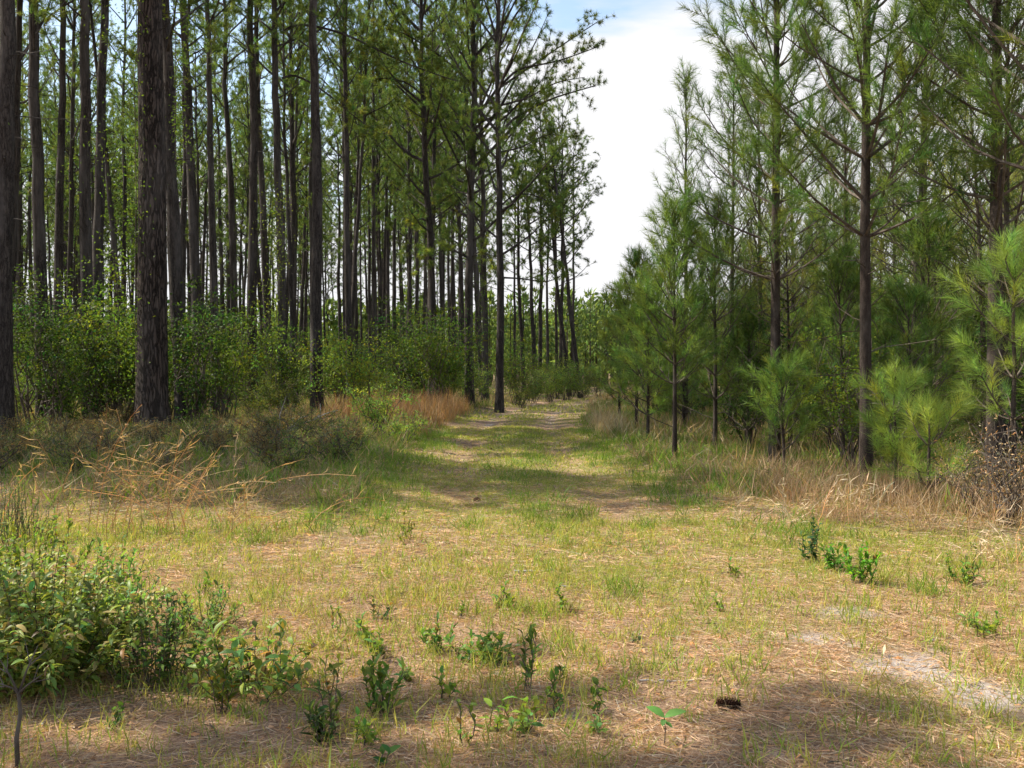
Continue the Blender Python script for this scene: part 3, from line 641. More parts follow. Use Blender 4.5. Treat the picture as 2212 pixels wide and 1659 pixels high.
MID = [(1580, 24, 3, 'young pine trunk showing in the gap left of the straight dark one'), (1646, 25, 1, 'young pine just behind and left of the straight dark trunk'), (1716, 27, 4, 'pale trunked young pine right behind the straight dark trunk'),
       (1834, 21, 0, 'reddish young pine close left of the second straight trunk'), (1968, 18.5, 3, 'dark leafy young pine right of the second straight trunk'), (1992, 19.5, 1, 'reddish trunked young pine beside the dark leafy one'),
       (1934, 26, 4, 'thin young pine far behind the small seedlings'), (2168, 14.8, 0, 'slim young pine close behind the darker one at right'), (1420, 33, 2, 'young pine with rounded top near the far end of the right row'), (1520, 29, 1, 'young pine filling the row behind the pointed top one')]
ypts = [(px(a, b), b) for a, b, *_ in MID] + [(px(1674, 15), 15), (px(1872, 13), 13), (px(2150, 12.2), 12.2), (px(1481, 25), 25), (px(1458, 15.6), 15.6)]
for xd, Y, vr, lab in MID:
    place_tree('young_pine', YOUNG[vr], YN, px(xd, Y), Y, {1420: .74, 1520: .62}.get(xd, 1.0), rng.uniform(0, 6.28), (R(rng.normal()), R(rng.normal())), lab, 'young pine', 'young pines right of the track'); k += 1
cnt = 0; tries = 0
def right_edge(Y): return np.interp(Y, [10, 16, 22, 30, 40, 55, 70, 95], [6.5, 5.3, 4.6, 5.0, 7.2, 10.0, 14.5, 24])
while cnt < 135 and tries < 20000:
    tries += 1
    Y = 16 + 62 * rng.random() ** 1.15; x = rng.uniform(right_edge(Y) + .3, .56 * Y + 4)
    if x < right_edge(Y) + .3: continue
    if any((x - a) ** 2 + (Y - b) ** 2 < 1.75 ** 2 for a, b in ypts): continue
    ypts.append((x, Y)); vr = rng.integers(0, 5); s = rng.uniform(.75, 1.08) * float(np.interp(x - right_edge(Y), [0, 5], [.6, 1.0]))
    nr = Y < 34
    place_tree('young_pine', YOUNG[vr], YN, x, Y, s, rng.uniform(0, 6.28), (R(rng.normal() * 1.2), R(rng.normal() * 1.2)),
               'young pine with soft green needles crowded in the middle of the right stand' if nr else 'distant young pine at the back of the right stand', 'young pine',
               'middle young pines right of the track' if nr else 'back young pines right of the track'); cnt += 1

SAP = [young_pine(340 + q, H=h, r0=.022, cb=cb_, Lm=lm, whorl=.42, per=55, nl=.18, nw=.007, colr=cc, dead=3, side=.6)
       for q, (h, cb_, lm, cc) in enumerate(((2.6, .4, .7, (.13, .20, .05)), (3.6, .6, .9, (.11, .17, .045)), (1.6, .2, .5, (.19, .27, .07))))]
cnt = 0; tries = 0
while cnt < 44 and tries < 9000:
    tries += 1
    Y = 14.5 + 26 * rng.random() ** 1.2; x = float(right_edge(Y)) + rng.uniform(-.9, 1) + rng.random() ** 2 * (.5 * Y - right_edge(Y))
    if any((x - a) ** 2 + (Y - b) ** 2 < .85 ** 2 for a, b in ypts): continue
    ypts.append((x, Y))
    place_tree('pine_sapling', SAP[rng.integers(0, 3)], YN, x, Y, rng.uniform(.7, 1.1), rng.uniform(0, 6.28), (R(rng.normal() * 2), R(rng.normal() * 2)),
               'small bushy pine sapling along the front edge of the right stand', 'pine sapling', 'small pine saplings on the right'); cnt += 1
# ---- low far woods across the end of the track, one mass
def far_woods():
    rg = np.random.default_rng(9); m = M(); n = 1500
    Y = rg.uniform(82, 140, n); X = rg.uniform(-70, 100, n); H = rg.uniform(5.5, 8.6, n)
    for x, y, h in zip(X, Y, H):
        tube(m, [(x, y, 0), (x, y, h)], [.08, .02], 4, 0)
        q = 170; u = rg.random(q) ** .8; z = h * (.12 + .88 * u); r = (1.35 * (1 - u) + .22) * np.sqrt(rg.random(q)); a = rg.uniform(0, 6.28, q)
        B = np.stack([x + r * np.cos(a), y + r * np.sin(a), z], 1); D = np.stack([np.cos(a) * .6, np.sin(a) * .6, np.full(q, 1.)], 1) + rg.normal(size=(q, 3)) * .5
        B = np.vstack([B, np.repeat([[x, y, h - .2]], 6, 0)]); D = np.vstack([D, np.array([0, 0, 1.]) + rg.normal(size=(6, 3)) * .25])
        kites(m, B, D, rnd_dirs(len(B), rg), rg.uniform(.35, .8, len(B)), rg.uniform(.14, .28, len(B)), .2, 1, jitter_col(len(B), (.15, .21, .07), .2, .08, rg))
    return m.mesh('far_woods', [MAT['bark_young'], MAT['needle']])
tag(obj('far_woods', far_woods()), 'low band of distant young pine woods closing the end of the track', 'woods', kind='stuff')

# ------------------------------------------------------------------ shrubs
def shrub(seed, H=2.0, Rr=1.0, stems=9, nleaf=2200, ll=.07, lw=.03, colr=(.10, .18, .045), mat='leaf', base=.15, fork=6, droop=.2, clump=.12):
    rg = np.random.default_rng(seed); ms = M(); ml = M(); tips = []; dirs = []
    for s in range(stems):
        a = rg.uniform(0, 6.28); r = Rr * rg.uniform(.2, .95); hh = H * rg.uniform(.6, 1.0); b = np.array([rg.normal() * .08 * Rr, rg.normal() * .08 * Rr, -.05])
        e = np.array([cos(a) * r, sin(a) * r, hh]); t = np.linspace(0, 1, 7)[:, None]
        pts = b + (e - b) * t; pts[:, 2] = b[2] + (e[2] - b[2]) * t[:, 0] ** .8; pts[1:-1] += rg.normal(size=(5, 3)) * .04 * H
        tube(ms, pts, np.linspace(.006 + .005 * H, .003, 7), 4, 0)
        for f in range(fork):
            i_ = rg.integers(2, 6); d = nrm(np.array([cos(a), sin(a), .5]) * .5 + rg.normal(size=3) * .7 + np.array([0, 0, .3])); l_ = rg.uniform(.2, .42) * H * .8
            q = [pts[i_], pts[i_] + d * l_ * .5 + rg.normal(size=3) * .03, pts[i_] + d * l_]; tube(ms, q, [.006, .004, .002], 3, 0)
            for t_ in (.45, .75, 1.0): tips.append(q[0] + (q[2] - q[0]) * t_); dirs.append(d)
        for i_ in range(2, 7): tips.append(pts[i_]); dirs.append(nrm(pts[i_] - pts[i_ - 1]))
    tips = np.array(tips); dirs = np.array(dirs); wt = rg.random(len(tips)) ** 1.8; k = rg.choice(len(tips), nleaf, p=wt / wt.sum()); tcol = jitter_col(len(tips), colr, .22, .12, rg)
    B = tips[k] + rg.normal(size=(nleaf, 3)) * clump * np.array([1, 1, .6]) * min(1, H * .5)
    B[:, 2] = np.maximum(B[:, 2], base * H * rg.random(nleaf) + .03)
    D = nrm(dirs[k] * .5 + rnd_dirs(nleaf, rg)); D[:, 2] -= droop
    nor = rnd_dirs(nleaf, rg) * .8 + np.array([0, 0, .7])
    kites(ml, B, D, nor, ll * rg.uniform(.6, 1.25, nleaf), lw * rg.uniform(.7, 1.2, nleaf), rg.uniform(0, .5, nleaf), 0, jitter_col(nleaf, tcol[k], .16, .07, rg), mid=.45)
    return ms.mesh('shrub_stems', [MAT['twig']]), ml.mesh('shrub_leaves', [MAT[mat]])
SN = ('stems', 'leaves')
def put(name, ms, x, y, s=1., rz=None, label=None, cat='shrub', group=None, names=SN, sz=None):
    return place_tree(name, ms, names, x, y, s, rng.uniform(0, 6.28) if rz is None else rz, (0, 0), label, cat, group, sz=sz)
UND = [shrub(400, 3.4, 1.1, 11, 2800, .10, .046, (.075, .14, .028)), shrub(401, 2.7, 1.2, 12, 2600, .09, .042, (.13, .21, .035)), shrub(402, 4.3, 1.0, 9, 2400, .09, .042, (.10, .16, .03)),
       shrub(403, 1.7, 1.1, 12, 3200, .06, .028, (.19, .28, .06)), shrub(404, 1.2, .95, 12, 2600, .055, .026, (.15, .20, .05)), shrub(405, 3.3, 1.1, 10, 1900, .085, .04, (.19, .27, .035)),
       shrub(406, .6, .8, 14, 1100, .06, .014, (.34, .27, .14), base=.0, fork=5), shrub(407, .55, .7, 12, 1300, .04, .018, (.20, .27, .07), base=.0)]
HERO = [(118, 22.5, 0, 1.0, 'tall dark leafy bush between the left edge trunk and the old pine'), (60, 24, 2, 1.0, 'tall sparse bush climbing beside the left edge trunk'), (235, 24.5, 5, 1.25, 'yellow green leafy sapling just left of the old pine'),
        (420, 23.5, 0, 1.05, 'dark leafy bush right of the old pine foot'), (480, 25, 1, 1.1, 'broad bush of medium green leaves between old pine and dark pine'), (360, 26, 1, .95, 'green bush peeping out behind the old pine'),
        (610, 27, 4, 1.1, 'low rounded dark green bush in front of the vine covered pine'), (1115, 42, 1, 1.05, 'upright bright green bush right of the outermost edge pine'), (1015, 38, 3, 1.0, 'pale bush between the two thick edge pines'),
        (890, 37, 1, .95, 'bush of green leaves left of the curving pale pine'), (960, 36, 3, .85, 'small bush at the foot of the curving pale pine')]
for xd, Y, vr, s, lab in HERO: put('shrub', UND[vr], px(xd, Y), Y, s, None, lab, group='understory shrubs in the left stand')
# the spreading light-green shrub before the stand
put('shrub', shrub(410, 2.6, 2.2, 16, 4200, .09, .045, (.26, .36, .06), fork=6, base=.3, droop=.1, clump=.16), px(760, 28.5), 28.5, 1, None, 'wide spreading light green shrub with pale forked stems before the stand')
put('shrub', shrub(411, 1.1, .8, 12, 2600, .05, .024, (.28, .42, .08)), px(820, 20.5), 20.5, 1, None, 'bright green low bush beside the track, left of the rusty grass')
put('shrub', shrub(412, .6, .8, 12, 1600, .045, .022, (.26, .38, .08)), px(870, 19.2), 19.2, 1, None, 'low bright green bush trailing toward the track')
put('shrub', shrub(413, .8, 1.4, 14, 2600, .04, .018, (.20, .25, .08)), px(620, 17), 17, 1, None, 'low greyish green bush under the bleached fallen branch')
# the rest of the understory
sp_ = []
cnt = 0; tries = 0
while cnt < 118 and tries < 12000:
    tries += 1
    Y = 22.8 + 40 * rng.random() ** 1.6; x = rng.uniform(-.55 * Y - 2, edge_x(Y) + .4)
    if any((x - a) ** 2 + (Y - b) ** 2 < 1.0 for a, b in sp_): continue
    if Y < 27 and abs(x - px(328, 22.2)) < 1.0: continue
    if fnoise(x, Y, 3.2, 88) < .49 or (Y < 33 and x > px(735, Y)): continue
    sp_.append((x, Y)); nr = Y < 34
    put('shrub', UND[rng.choice([0, 1, 2, 3, 4, 5], p=[.2, .22, .12, .2, .14, .12])], x, Y, rng.uniform(.45, 1.35) * (.6 + .8 * float(fnoise(x, Y, 4.0, 89))), None,
        'leafy understory bush among the front trunks of the left stand' if nr else 'leafy bush far back among thin trunks of the left stand', group='front understory bushes on the left' if nr else 'rear understory bushes on the left'); cnt += 1
cnt = 0; tries = 0
while cnt < 85 and tries < 9000:
    tries += 1
    Y = 13 + 34 * rng.random() ** 1.4; x = rng.uniform(max(right_edge(Y) - .9, 2.6), .55 * Y + 2)
    if any((x - a) ** 2 + (Y - b) ** 2 < 1.0 for a, b in sp_): continue
    sp_.append((x, Y)); nr = Y < 24
    put('shrub', UND[rng.choice([0, 1, 3, 4, 5], p=[.1, .15, .33, .32, .1])], x, Y, rng.uniform(.42, .85) * (.8 if Y < 16 else 1), None,
        'low leafy bush on the floor of the right young pine stand' if nr else 'bush deep behind the young pine trunks on the right', group='front low bushes on the right' if nr else 'rear bushes on the right'); cnt += 1
cnt = 0; tries = 0; lp = []
while cnt < 70 and tries < 5000:
    tries += 1
    Y = 12.5 + 12 * rng.random(); x = rng.uniform(-.55 * Y - 1.5, float(path_x(Y)) - 2.6)
    if any((x - a) ** 2 + (Y - b) ** 2 < .8 ** 2 for a, b in lp) or (x > px(640, Y) and Y > 20): continue
    lp.append((x, Y)); br = rng.random() < .55
    put('low_shrub', UND[6 if br else 7], x, Y, rng.uniform(.6, 1.1), None, 'low brownish twiggy shrub tangled in the grass left of the track' if br else 'low dull green shrub in the grass left of the track', 'shrub',
        'brown twiggy shrubs left of the track' if br else 'low green shrubs left of the track'); cnt += 1
cnt = 0
while cnt < 26:
    Y = 9.5 + 12 * rng.random(); x = rng.uniform(max(right_edge(Y) - .9, 2.6), .55 * Y + 1)
    if x < float(12.7 - Y) / .88 + .5 : continue
    cnt += 1; put('low_shrub', UND[6], x, Y, rng.uniform(.6, 1.1), None, 'low brown twiggy shrub in the dead grass under the right pines', 'shrub', 'brown twiggy shrubs right of the track')
# rounded bushes closing the bend
for q, (xd, Y, vr, s) in enumerate(((1150, 44, 3, 1.0), (1185, 47, 3, 1.1), (1225, 50, 3, 1.2), (1260, 53, 4, 1.2), (1290, 56, 3, 1.1), (1205, 52, 1, .8), (1130, 40, 4, 1.0), (1245, 56, 3, 1.3))):
    put('shrub', UND[vr], px(xd, Y), Y, s, None, 'rounded green bush massed under the slim pines where the track bends', group='bushes at the bend of the track')

for q, (xd, Y, s_, lab) in enumerate(((2180, 9.3, .85, 'tangled brown bramble at the right edge of the photo'), (2110, 9.9, .6, 'smaller brown bramble left of the one at the right edge'), (2060, 12.0, .7, 'low brown bramble behind the small bushy pine seedlings'))):
    put('bramble', shrub(430 + q, 1.15, .7, 16, 700, .05, .014, (.36, .25, .15), mat='dry', fork=7, base=.0, clump=.25), px(xd, Y), Y, s_, None, lab, 'bramble')
# ---- vines
def vine(name, x, Y, r, z0, z1, n, colr, label, off=.0, side=None, spread=.12):
    ms = M(); ml = M(); rg = np.random.default_rng(int(abs(x * 100) + n)); zz = np.linspace(z0, z1, 26)
    a = (side if side is not None else 3.6) + np.cumsum(rg.normal(size=26)) * .25
    tube(ms, np.stack([np.cos(a) * (r + .01), np.sin(a) * (r + .01), zz], 1), .008, 4)
    kk = rg.integers(0, 26, n); sel = .5 + .5 * np.sin(zz[kk] * 2.3); rad = r + np.abs(rg.normal(size=n)) * spread * (.4 + sel)
    an = a[kk] + rg.normal(size=n) * .55
    B = np.stack([np.cos(an) * rad, np.sin(an) * rad, zz[kk] + rg.normal(size=n) * .2], 1)
    D = rnd_dirs(n, rg); D[:, 2] -= .4
    kites(ml, B, D, rnd_dirs(n, rg), rg.uniform(.05, .09, n), rg.uniform(.025, .045, n), .2, 0, jitter_col(n, colr, .18, .08, rg))
    o = empty(name, (x, Y, hz(x, Y))); tag(o, label, 'vine')
    obj('stem', ms.mesh('vine_stem', [MAT['twig']]), o); obj('leaves', ml.mesh('vine_leaves', [MAT['leaf']]), o)
vine('climbing_vine', px(328, 22.2), 22.2, .33, 1.0, 11, 1700, (.20, .32, .045), 'yellow green vine climbing the left side of the old pine', side=3.3, spread=.6)
vine('climbing_vine', px(372, 22.6), 22.6, .10, 6.2, 10.2, 600, (.22, .34, .05), 'leafy vine spray hanging right of the old pine trunk', side=0.3, spread=.3)
vine('climbing_vine', px(611, 31.7), 31.7, .2, .8, 6.8, 1200, (.28, .38, .05), 'yellow green vine wrapped around a pine mid left stand', side=4.2, spread=.42)
vine('climbing_vine', px(1030, 36.4), 36.4, .2, .5, 4.8, 420, (.12, .21, .04), 'dark green vine climbing between the thick edge pines', side=4.2, spread=.22)

# ------------------------------------------------------------------ foreground plants with shaped leaves
def leaf_shape(m, base, d, nor, ln, wd, fold, droop, c, mat=0):
    """a real leaf: stalk end, four widths along the blade, folded along the midrib and drooping at the tip"""
    n = len(base); d = nrm(d); side = nrm(np.cross(d, nor)); up = nrm(np.cross(side, d))
    ts = np.array([0, .12, .38, .68, .9, 1.]); wsx = np.array([.04, .5, 1., .86, .4, .03])
    ln = np.broadcast_to(ln, (n,))[:, None]; wd = np.broadcast_to(wd, (n,))[:, None]; droop = np.broadcast_to(droop, (n,))[:, None]
    V = []
    for t, w_ in zip(ts, wsx):
        c0 = base + d * ln * t + up * ln * droop * (.5 * t - t * t)
        V += [c0 - side * wd / 2 * w_ + up * wd * fold * w_, c0, c0 + side * wd / 2 * w_ + up * wd * fold * w_]
    V = np.stack(V, 1).reshape(-1, 3); k = len(ts) * 3; i = np.arange(n)[:, None] * k; f = []
    for s in range(len(ts) - 1):
        a = s * 3
        f += [i + [a, a + 1, a + 4, a + 3], i + [a + 1, a + 2, a + 5, a + 4]]
    m.add(V, np.concatenate(f), mat, np.repeat(c, k, 0))
def plant(seed, stems=5, H=.35, sprd=.15, per=10, ll=.07, lw=.028, colr=(.12, .22, .05), mat='leaf', up=.5, r0=.003, tipc=None, whorl=False):
    rg = np.random.default_rng(seed); ms = M(); ml = M(); B = []; D = []; NN = []; T = []
    for s in range(stems):
        a = rg.uniform(0, 6.28); r = sprd * rg.uniform(.15, 1); h = H * rg.uniform(.6, 1.) * (1 - .5 * (r / sprd) ** 2); b = np.array([cos(a) * r * .45, sin(a) * r * .45, -.01]); e = np.array([cos(a) * r, sin(a) * r, h])
        t = np.linspace(0, 1, 6)[:, None]; pts = b + (e - b) * t + rg.normal(size=(6, 3)) * .008; tube(ms, pts, np.linspace(r0, r0 * .5, 6), 5)
        az = rg.uniform(0, 6.28)
        for q in range(per):
            u = .12 + .88 * (q + .5) / per; az += 2.4 + rg.normal() * .2; i_ = u * 5; k_ = min(int(i_), 4); p = pts[k_] + (pts[k_ + 1] - pts[k_]) * (i_ - k_)
            el = up * (.5 + u) + rg.normal() * .42
            B.append(p); D.append([cos(az) * cos(el), sin(az) * cos(el), sin(el)]); NN.append([-cos(az) * .3 + rg.normal() * .35, -sin(az) * .3 + rg.normal() * .35, 1]); T.append(u)
    B = np.array(B); D = np.array(D); n = len(B); c = jitter_col(n, colr, .30, .12, rg); kb = rg.random(n) < .05; c[kb] = jitter_col(kb.sum(), (.30, .19, .09), .3, .1, rg)
    if tipc is not None: kk = rg.random(n) < .12; c[kk] = jitter_col(kk.sum(), tipc, .15, .05, rg)
    leaf_shape(ml, B, D, np.array(NN), ll * rg.uniform(.35, 1.2, n), lw * rg.uniform(.55, 1.2, n), rg.uniform(.05, .25), rg.uniform(.0, .9, n), c)
    return ms.mesh('plant_stems', [MAT['twig']], True), ml.mesh('plant_leaves', [MAT[mat]], True)
BLUE = (.21, .34, .08); LIT = (.28, .40, .06); DARK = (.11, .18, .03)
FG = [
 # name, column, row, seed kwargs, label
 ('laurel_bush', 85, 1470, dict(stems=150, H=.72, sprd=.76, per=42, ll=.066, lw=.025, colr=(.20, .26, .055), mat='waxy', up=.0, tipc=(.40, .32, .12)), 'large rounded bush of long waxy leaves in the bottom left corner', 'bush'),
 ('leafy_plant', 60, 1330, dict(stems=55, H=.68, sprd=.6, per=24, ll=.05, lw=.024, colr=LIT, up=.6), 'light green leafy plant rising behind the bottom left bush', 'plant'),
 ('leafy_plant', 225, 1385, dict(stems=44, H=.62, sprd=.40, per=22, ll=.05, lw=.024, colr=BLUE, up=.6), 'fine leaved bright green plant on the right flank of the corner bush', 'plant'),
 ('leafy_plant', 330, 1475, dict(stems=50, H=.52, sprd=.36, per=20, ll=.045, lw=.022, colr=BLUE, up=.5), 'bluish green plant just right of the corner bush', 'plant'),
 ('leafy_plant', 440, 1370, dict(stems=26, H=.34, sprd=.26, per=16, ll=.042, lw=.018, colr=BLUE, up=.6), 'small bluish plant behind the clump of large oval leaves', 'plant'),
 ('leafy_plant', 545, 1500, dict(stems=26, H=.36, sprd=.42, per=12, ll=.085, lw=.034, colr=(.16, .25, .05), mat='waxy', up=.5, tipc=(.36, .26, .05)), 'clump of large glossy oval leaves with a few yellow ones', 'plant'),
 ('leafy_plant', 470, 1540, dict(stems=5, H=.34, sprd=.10, per=12, ll=.07, lw=.024, colr=(.22, .28, .05), up=.7, tipc=(.45, .30, .05)), 'upright plant with yellow tinged leaves left of the glossy clump', 'plant'),
 ('leafy_plant', 820, 1535, dict(stems=8, H=.33, sprd=.13, per=16, ll=.065, lw=.028, colr=DARK, mat='waxy', up=.8), 'dark upright bushy plant standing alone left of centre', 'plant'),
 ('leafy_plant', 718, 1560, dict(stems=6, H=.34, sprd=.16, per=10, ll=.08, lw=.026, colr=(.20, .28, .06), up=.5), 'plant with narrow drooping leaves left of the dark upright one', 'plant'),
 ('leafy_plant', 700, 1600, dict(stems=5, H=.24, sprd=.09, per=12, ll=.06, lw=.022, colr=(.07, .11, .03), up=.8), 'shaded reddish green plant below the narrow leaved one', 'plant'),
 ('leafy_plant', 960, 1400, dict(stems=7, H=.22, sprd=.16, per=12, ll=.06, lw=.026, colr=DARK, mat='waxy', up=.6), 'left end of the trailing dark leaved runner near centre', 'plant'),
 ('leafy_plant', 1035, 1425, dict(stems=9, H=.20, sprd=.22, per=12, ll=.06, lw=.027, colr=(.15, .25, .05), mat='waxy', up=.5), 'middle of the trailing dark leaved runner near centre', 'plant'),
 ('leafy_plant', 1080, 1430, dict(stems=6, H=.22, sprd=.13, per=11, ll=.06, lw=.027, colr=DARK, mat='waxy', up=.6), 'right end of the trailing dark leaved runner near centre', 'plant'),
 ('leafy_plant', 1143, 1490, dict(stems=4, H=.33, sprd=.07, per=12, ll=.06, lw=.023, colr=(.15, .25, .05), up=.9), 'slim upright plant with stacked leaves right of the runner', 'plant'),
 ('leafy_plant', 1140, 1560, dict(stems=4, H=.15, sprd=.14, per=7, ll=.07, lw=.035, colr=LIT, up=.3), 'flat low rosette of broad light leaves below the slim plant', 'plant'),
 ('leafy_plant', 1200, 1540, dict(stems=4, H=.2, sprd=.08, per=9, ll=.05, lw=.022, colr=(.15, .25, .05), up=.7), 'small plant between the flat rosette and the tiny dark sprig', 'plant'),
 ('leafy_plant', 1292, 1540, dict(stems=3, H=.16, sprd=.05, per=8, ll=.05, lw=.024, colr=DARK, up=.6), 'tiny dark sprig left of the dark bare soil', 'plant'),
 ('leafy_plant', 1212, 1480, dict(stems=2, H=.14, sprd=.03, per=6, ll=.045, lw=.02, colr=DARK, up=.7), 'tiny two stemmed sprig above the small centre plants', 'plant'),
 ('leafy_plant', 810, 1345, dict(stems=5, H=.17, sprd=.14, per=8, ll=.055, lw=.022, colr=(.10, .17, .05), up=.5, tipc=(.4, .2, .08)), 'small reddish tipped plant in the dry grass left of centre', 'plant'),
 ('leafy_plant', 1060, 1575, dict(stems=2, H=.14, sprd=.04, per=5, ll=.07, lw=.03, colr=LIT, up=.4), 'small seedling with two light leaves at bottom centre', 'plant'),
 ('leafy_plant', 1752, 1225, dict(stems=7, H=.38, sprd=.14, per=12, ll=.07, lw=.034, colr=(.045, .11, .035), mat='waxy', up=.5), 'dark green glossy shrublet at the edge of the dry grass on the right', 'plant'),
 ('leafy_plant', 1805, 1240, dict(stems=8, H=.26, sprd=.2, per=12, ll=.06, lw=.03, colr=(.13, .28, .04), up=.6), 'mid green plant between the dark shrublet and the bright one', 'plant'),
 ('leafy_plant', 1862, 1278, dict(stems=10, H=.34, sprd=.18, per=13, ll=.06, lw=.03, colr=(.18, .42, .04), up=.8), 'vivid green plant in the grass at right', 'plant'),
 ('leafy_plant', 2088, 1275, dict(stems=7, H=.26, sprd=.12, per=12, ll=.05, lw=.022, colr=(.15, .28, .05), up=.7), 'small green plant near the right edge of the photo', 'plant'),
 ('leafy_plant', 870, 1185, dict(stems=6, H=.30, sprd=.12, per=12, ll=.035, lw=.02, colr=(.42, .48, .05), up=.9), 'small yellow flowering weed in the grass left of the track', 'weed'),
 ('leafy_plant', 1370, 1400, dict(stems=2, H=.10, sprd=.05, per=6, ll=.04, lw=.02, colr=(.3, .36, .22), up=.6), 'tiny pale leaved sprig in the middle of the clearing', 'plant'),
 ('leafy_plant', 250, 1570, dict(stems=5, H=.12, sprd=.1, per=8, ll=.035, lw=.018, colr=(.14, .26, .05), up=.6), 'tiny green sprig in the shade below the corner bush', 'plant'),
 ('leafy_plant', 825, 1655, dict(stems=2, H=.10, sprd=.04, per=4, ll=.07, lw=.035, colr=(.12, .25, .06), up=.6), 'broad leaved seedling at the bottom edge of the photo', 'plant'),
]
for q, (nm, xd, yd, kw, lab, ct) in enumerate(FG):
    Y = dep(yd); put(nm, plant(500 + q, **kw), px(xd, Y), Y, 1, None, lab, ct, group='low leafy plants in the clearing' if ct == 'plant' else None)
SM = [plant(580, stems=3, H=.15, sprd=.08, per=8, ll=.05, lw=.022, colr=LIT, up=.6), plant(581, stems=4, H=.11, sprd=.1, per=6, ll=.05, lw=.024, colr=BLUE, up=.4), plant(582, stems=2, H=.20, sprd=.06, per=9, ll=.045, lw=.016, colr=(.17, .26, .05), up=.8)]
for q in range(34):
    if q < 24: Y = dep(rng.uniform(1290, 1620)); x = px(rng.uniform(380, 1330), Y)
    else: Y = dep(rng.uniform(1190, 1400)); x = px(rng.uniform(1500, 2200), Y)
    put('small_weed', SM[rng.integers(0, 3)], x, Y, rng.uniform(.7, 1.3), None, 'little green weed scattered among the grass blades of the clearing', 'weed', 'little weeds in the clearing')
# small weeds at far left
for q, (xd, yd, h) in enumerate(((18, 1190, .62), (60, 1180, .45), (-30, 1200, .6))):
    Y = dep(yd); put('feathery_weed', plant(560 + q, stems=26, H=h, sprd=.3, per=34, ll=.03, lw=.006, colr=(.20, .30, .09), up=1.0), px(xd, Y), Y, 1, None,
        ('feathery pale green weed at the left edge of the photo', 'shorter feathery weed just right of the one at the left edge', 'feathery weed cut off by the left edge of the photo')[q], 'weed')
# seedling with four big leaves
def seedling():
    ms = M(); ml = M(); tube(ms, [(0, 0, -.01), (.005, 0, .07), (0, 0, .13)], [.003, .0025, .002], 6)
    az = np.array([2.75, .15, 4.4, 5.5]); el = np.array([.55, .35, -.05, -.25]); n = 4
    D = np.stack([np.cos(az) * np.cos(el), np.sin(az) * np.cos(el), np.sin(el)], 1)
    leaf_shape(ml, np.tile([[0, 0, .13]], (n, 1)) - np.array([[0, 0, .0], [0, 0, 0], [0, 0, .01], [0, 0, .02]]), D, np.array([[.3, -.6, 1], [-.3, -.5, 1], [0, -.3, 1], [0, -.3, 1]]), np.array([.10, .115, .06, .05]), np.array([.05, .05, .03, .025]), .14, .35,
               np.array([[.10, .24, .05], [.12, .26, .06], [.09, .2, .05], [.09, .2, .05]]))
    return ms.mesh('seedling_stem', [MAT['twig']], True), ml.mesh('seedling_leaves', [MAT['waxy']], True)
Y = dep(1605); put('seedling', seedling(), px(1437, Y), Y, .88, 0, 'single seedling with large ribbed leaves at bottom centre right', 'seedling', names=('stem', 'leaves'))

# ---- arching dry grass stalks in front of the left brush
def arching(seed, n, H, spread, lean, colr):
    rg = np.random.default_rng(seed); m = M()
    for s in range(n):
        a = rg.normal() * .9 + (0 if rg.random() < .7 else pi); h = H * rg.uniform(.6, 1.1); ln = lean * rg.uniform(.2, 1.2)
        b = np.array([rg.normal() * spread, rg.normal() * spread * .5, -.02]); t = np.linspace(0, 1, 9)
        pts = np.stack([b[0] + cos(a) * ln * t ** 1.9, b[1] + sin(a) * ln * t ** 1.9 * .6, b[2] + h * (t - .38 * ln / H * t ** 2.6)], 1)
        pts[1:] += np.cumsum(rg.normal(size=(8, 3)) * .010, 0)
        c = jitter_col(1, colr, .28, .08, rg)[0]
        tube(m, pts, np.linspace(.0036, .0018, 9), 3, 0, c)
        q = rg.integers(6, 12); tt = rg.uniform(.35, 1, q); B = np.stack([np.interp(tt, t, pts[:, i]) for i in range(3)], 1)
        D = np.array([cos(a), sin(a), .3]) + rg.normal(size=(q, 3)) * .45
        kites(m, B, D, rnd_dirs(q, rg), rg.uniform(.06, .18, q), .007, rg.uniform(-.3, .9, q), 0, jitter_col(q, np.array(colr) * 1.1, .15, .05, rg))
    return m.mesh('arching_grass', [MAT['dry']])
for q, (xd, yd, n, H, sprd, ln, lab) in enumerate(((150, 1175, 12, .95, .35, .45, 'dry grass clump with upright stalks at far left'), (300, 1170, 24, 1.35, .38, .75, 'tallest clump of arching orange grass stalks left of the clearing'),
        (430, 1165, 16, 1.1, .35, 1.2, 'clump of dry stalks bending right beside the tallest clump'), (560, 1180, 8, .75, .25, 1.4, 'low arching grass clump reaching toward the track'))):
    Y = dep(yd) ; x = px(xd, Y); o = obj('grass_clump', arching(600 + q, n, H, sprd, ln, (.47, .31, .16))); o.location = (x, Y, hz(x, Y)); tag(o, lab, 'grass clump', 'arching dry grass clumps')
# pale dead stalks on the right
for q, (xd, yd, n, H, lab) in enumerate(((1700, 1160, 9, .45, 'pale bleached stalks standing right of the track'), (1790, 1150, 10, .5, 'pale stalks below the second straight young pine'), (2190, 1230, 14, .5, 'bleached drooping stalks at the right edge of the photo'), (1290, 905, 9, .75, 'pale straw stalks beside the track far ahead'))):
    Y = dep(yd) ; x = px(xd, Y); o = obj('dead_stalks', arching(620 + q, n, H, .25, .22, (.62, .5, .36))); o.location = (x, Y, hz(x, Y)); tag(o, lab, 'dead stalks', 'pale dead stalks')

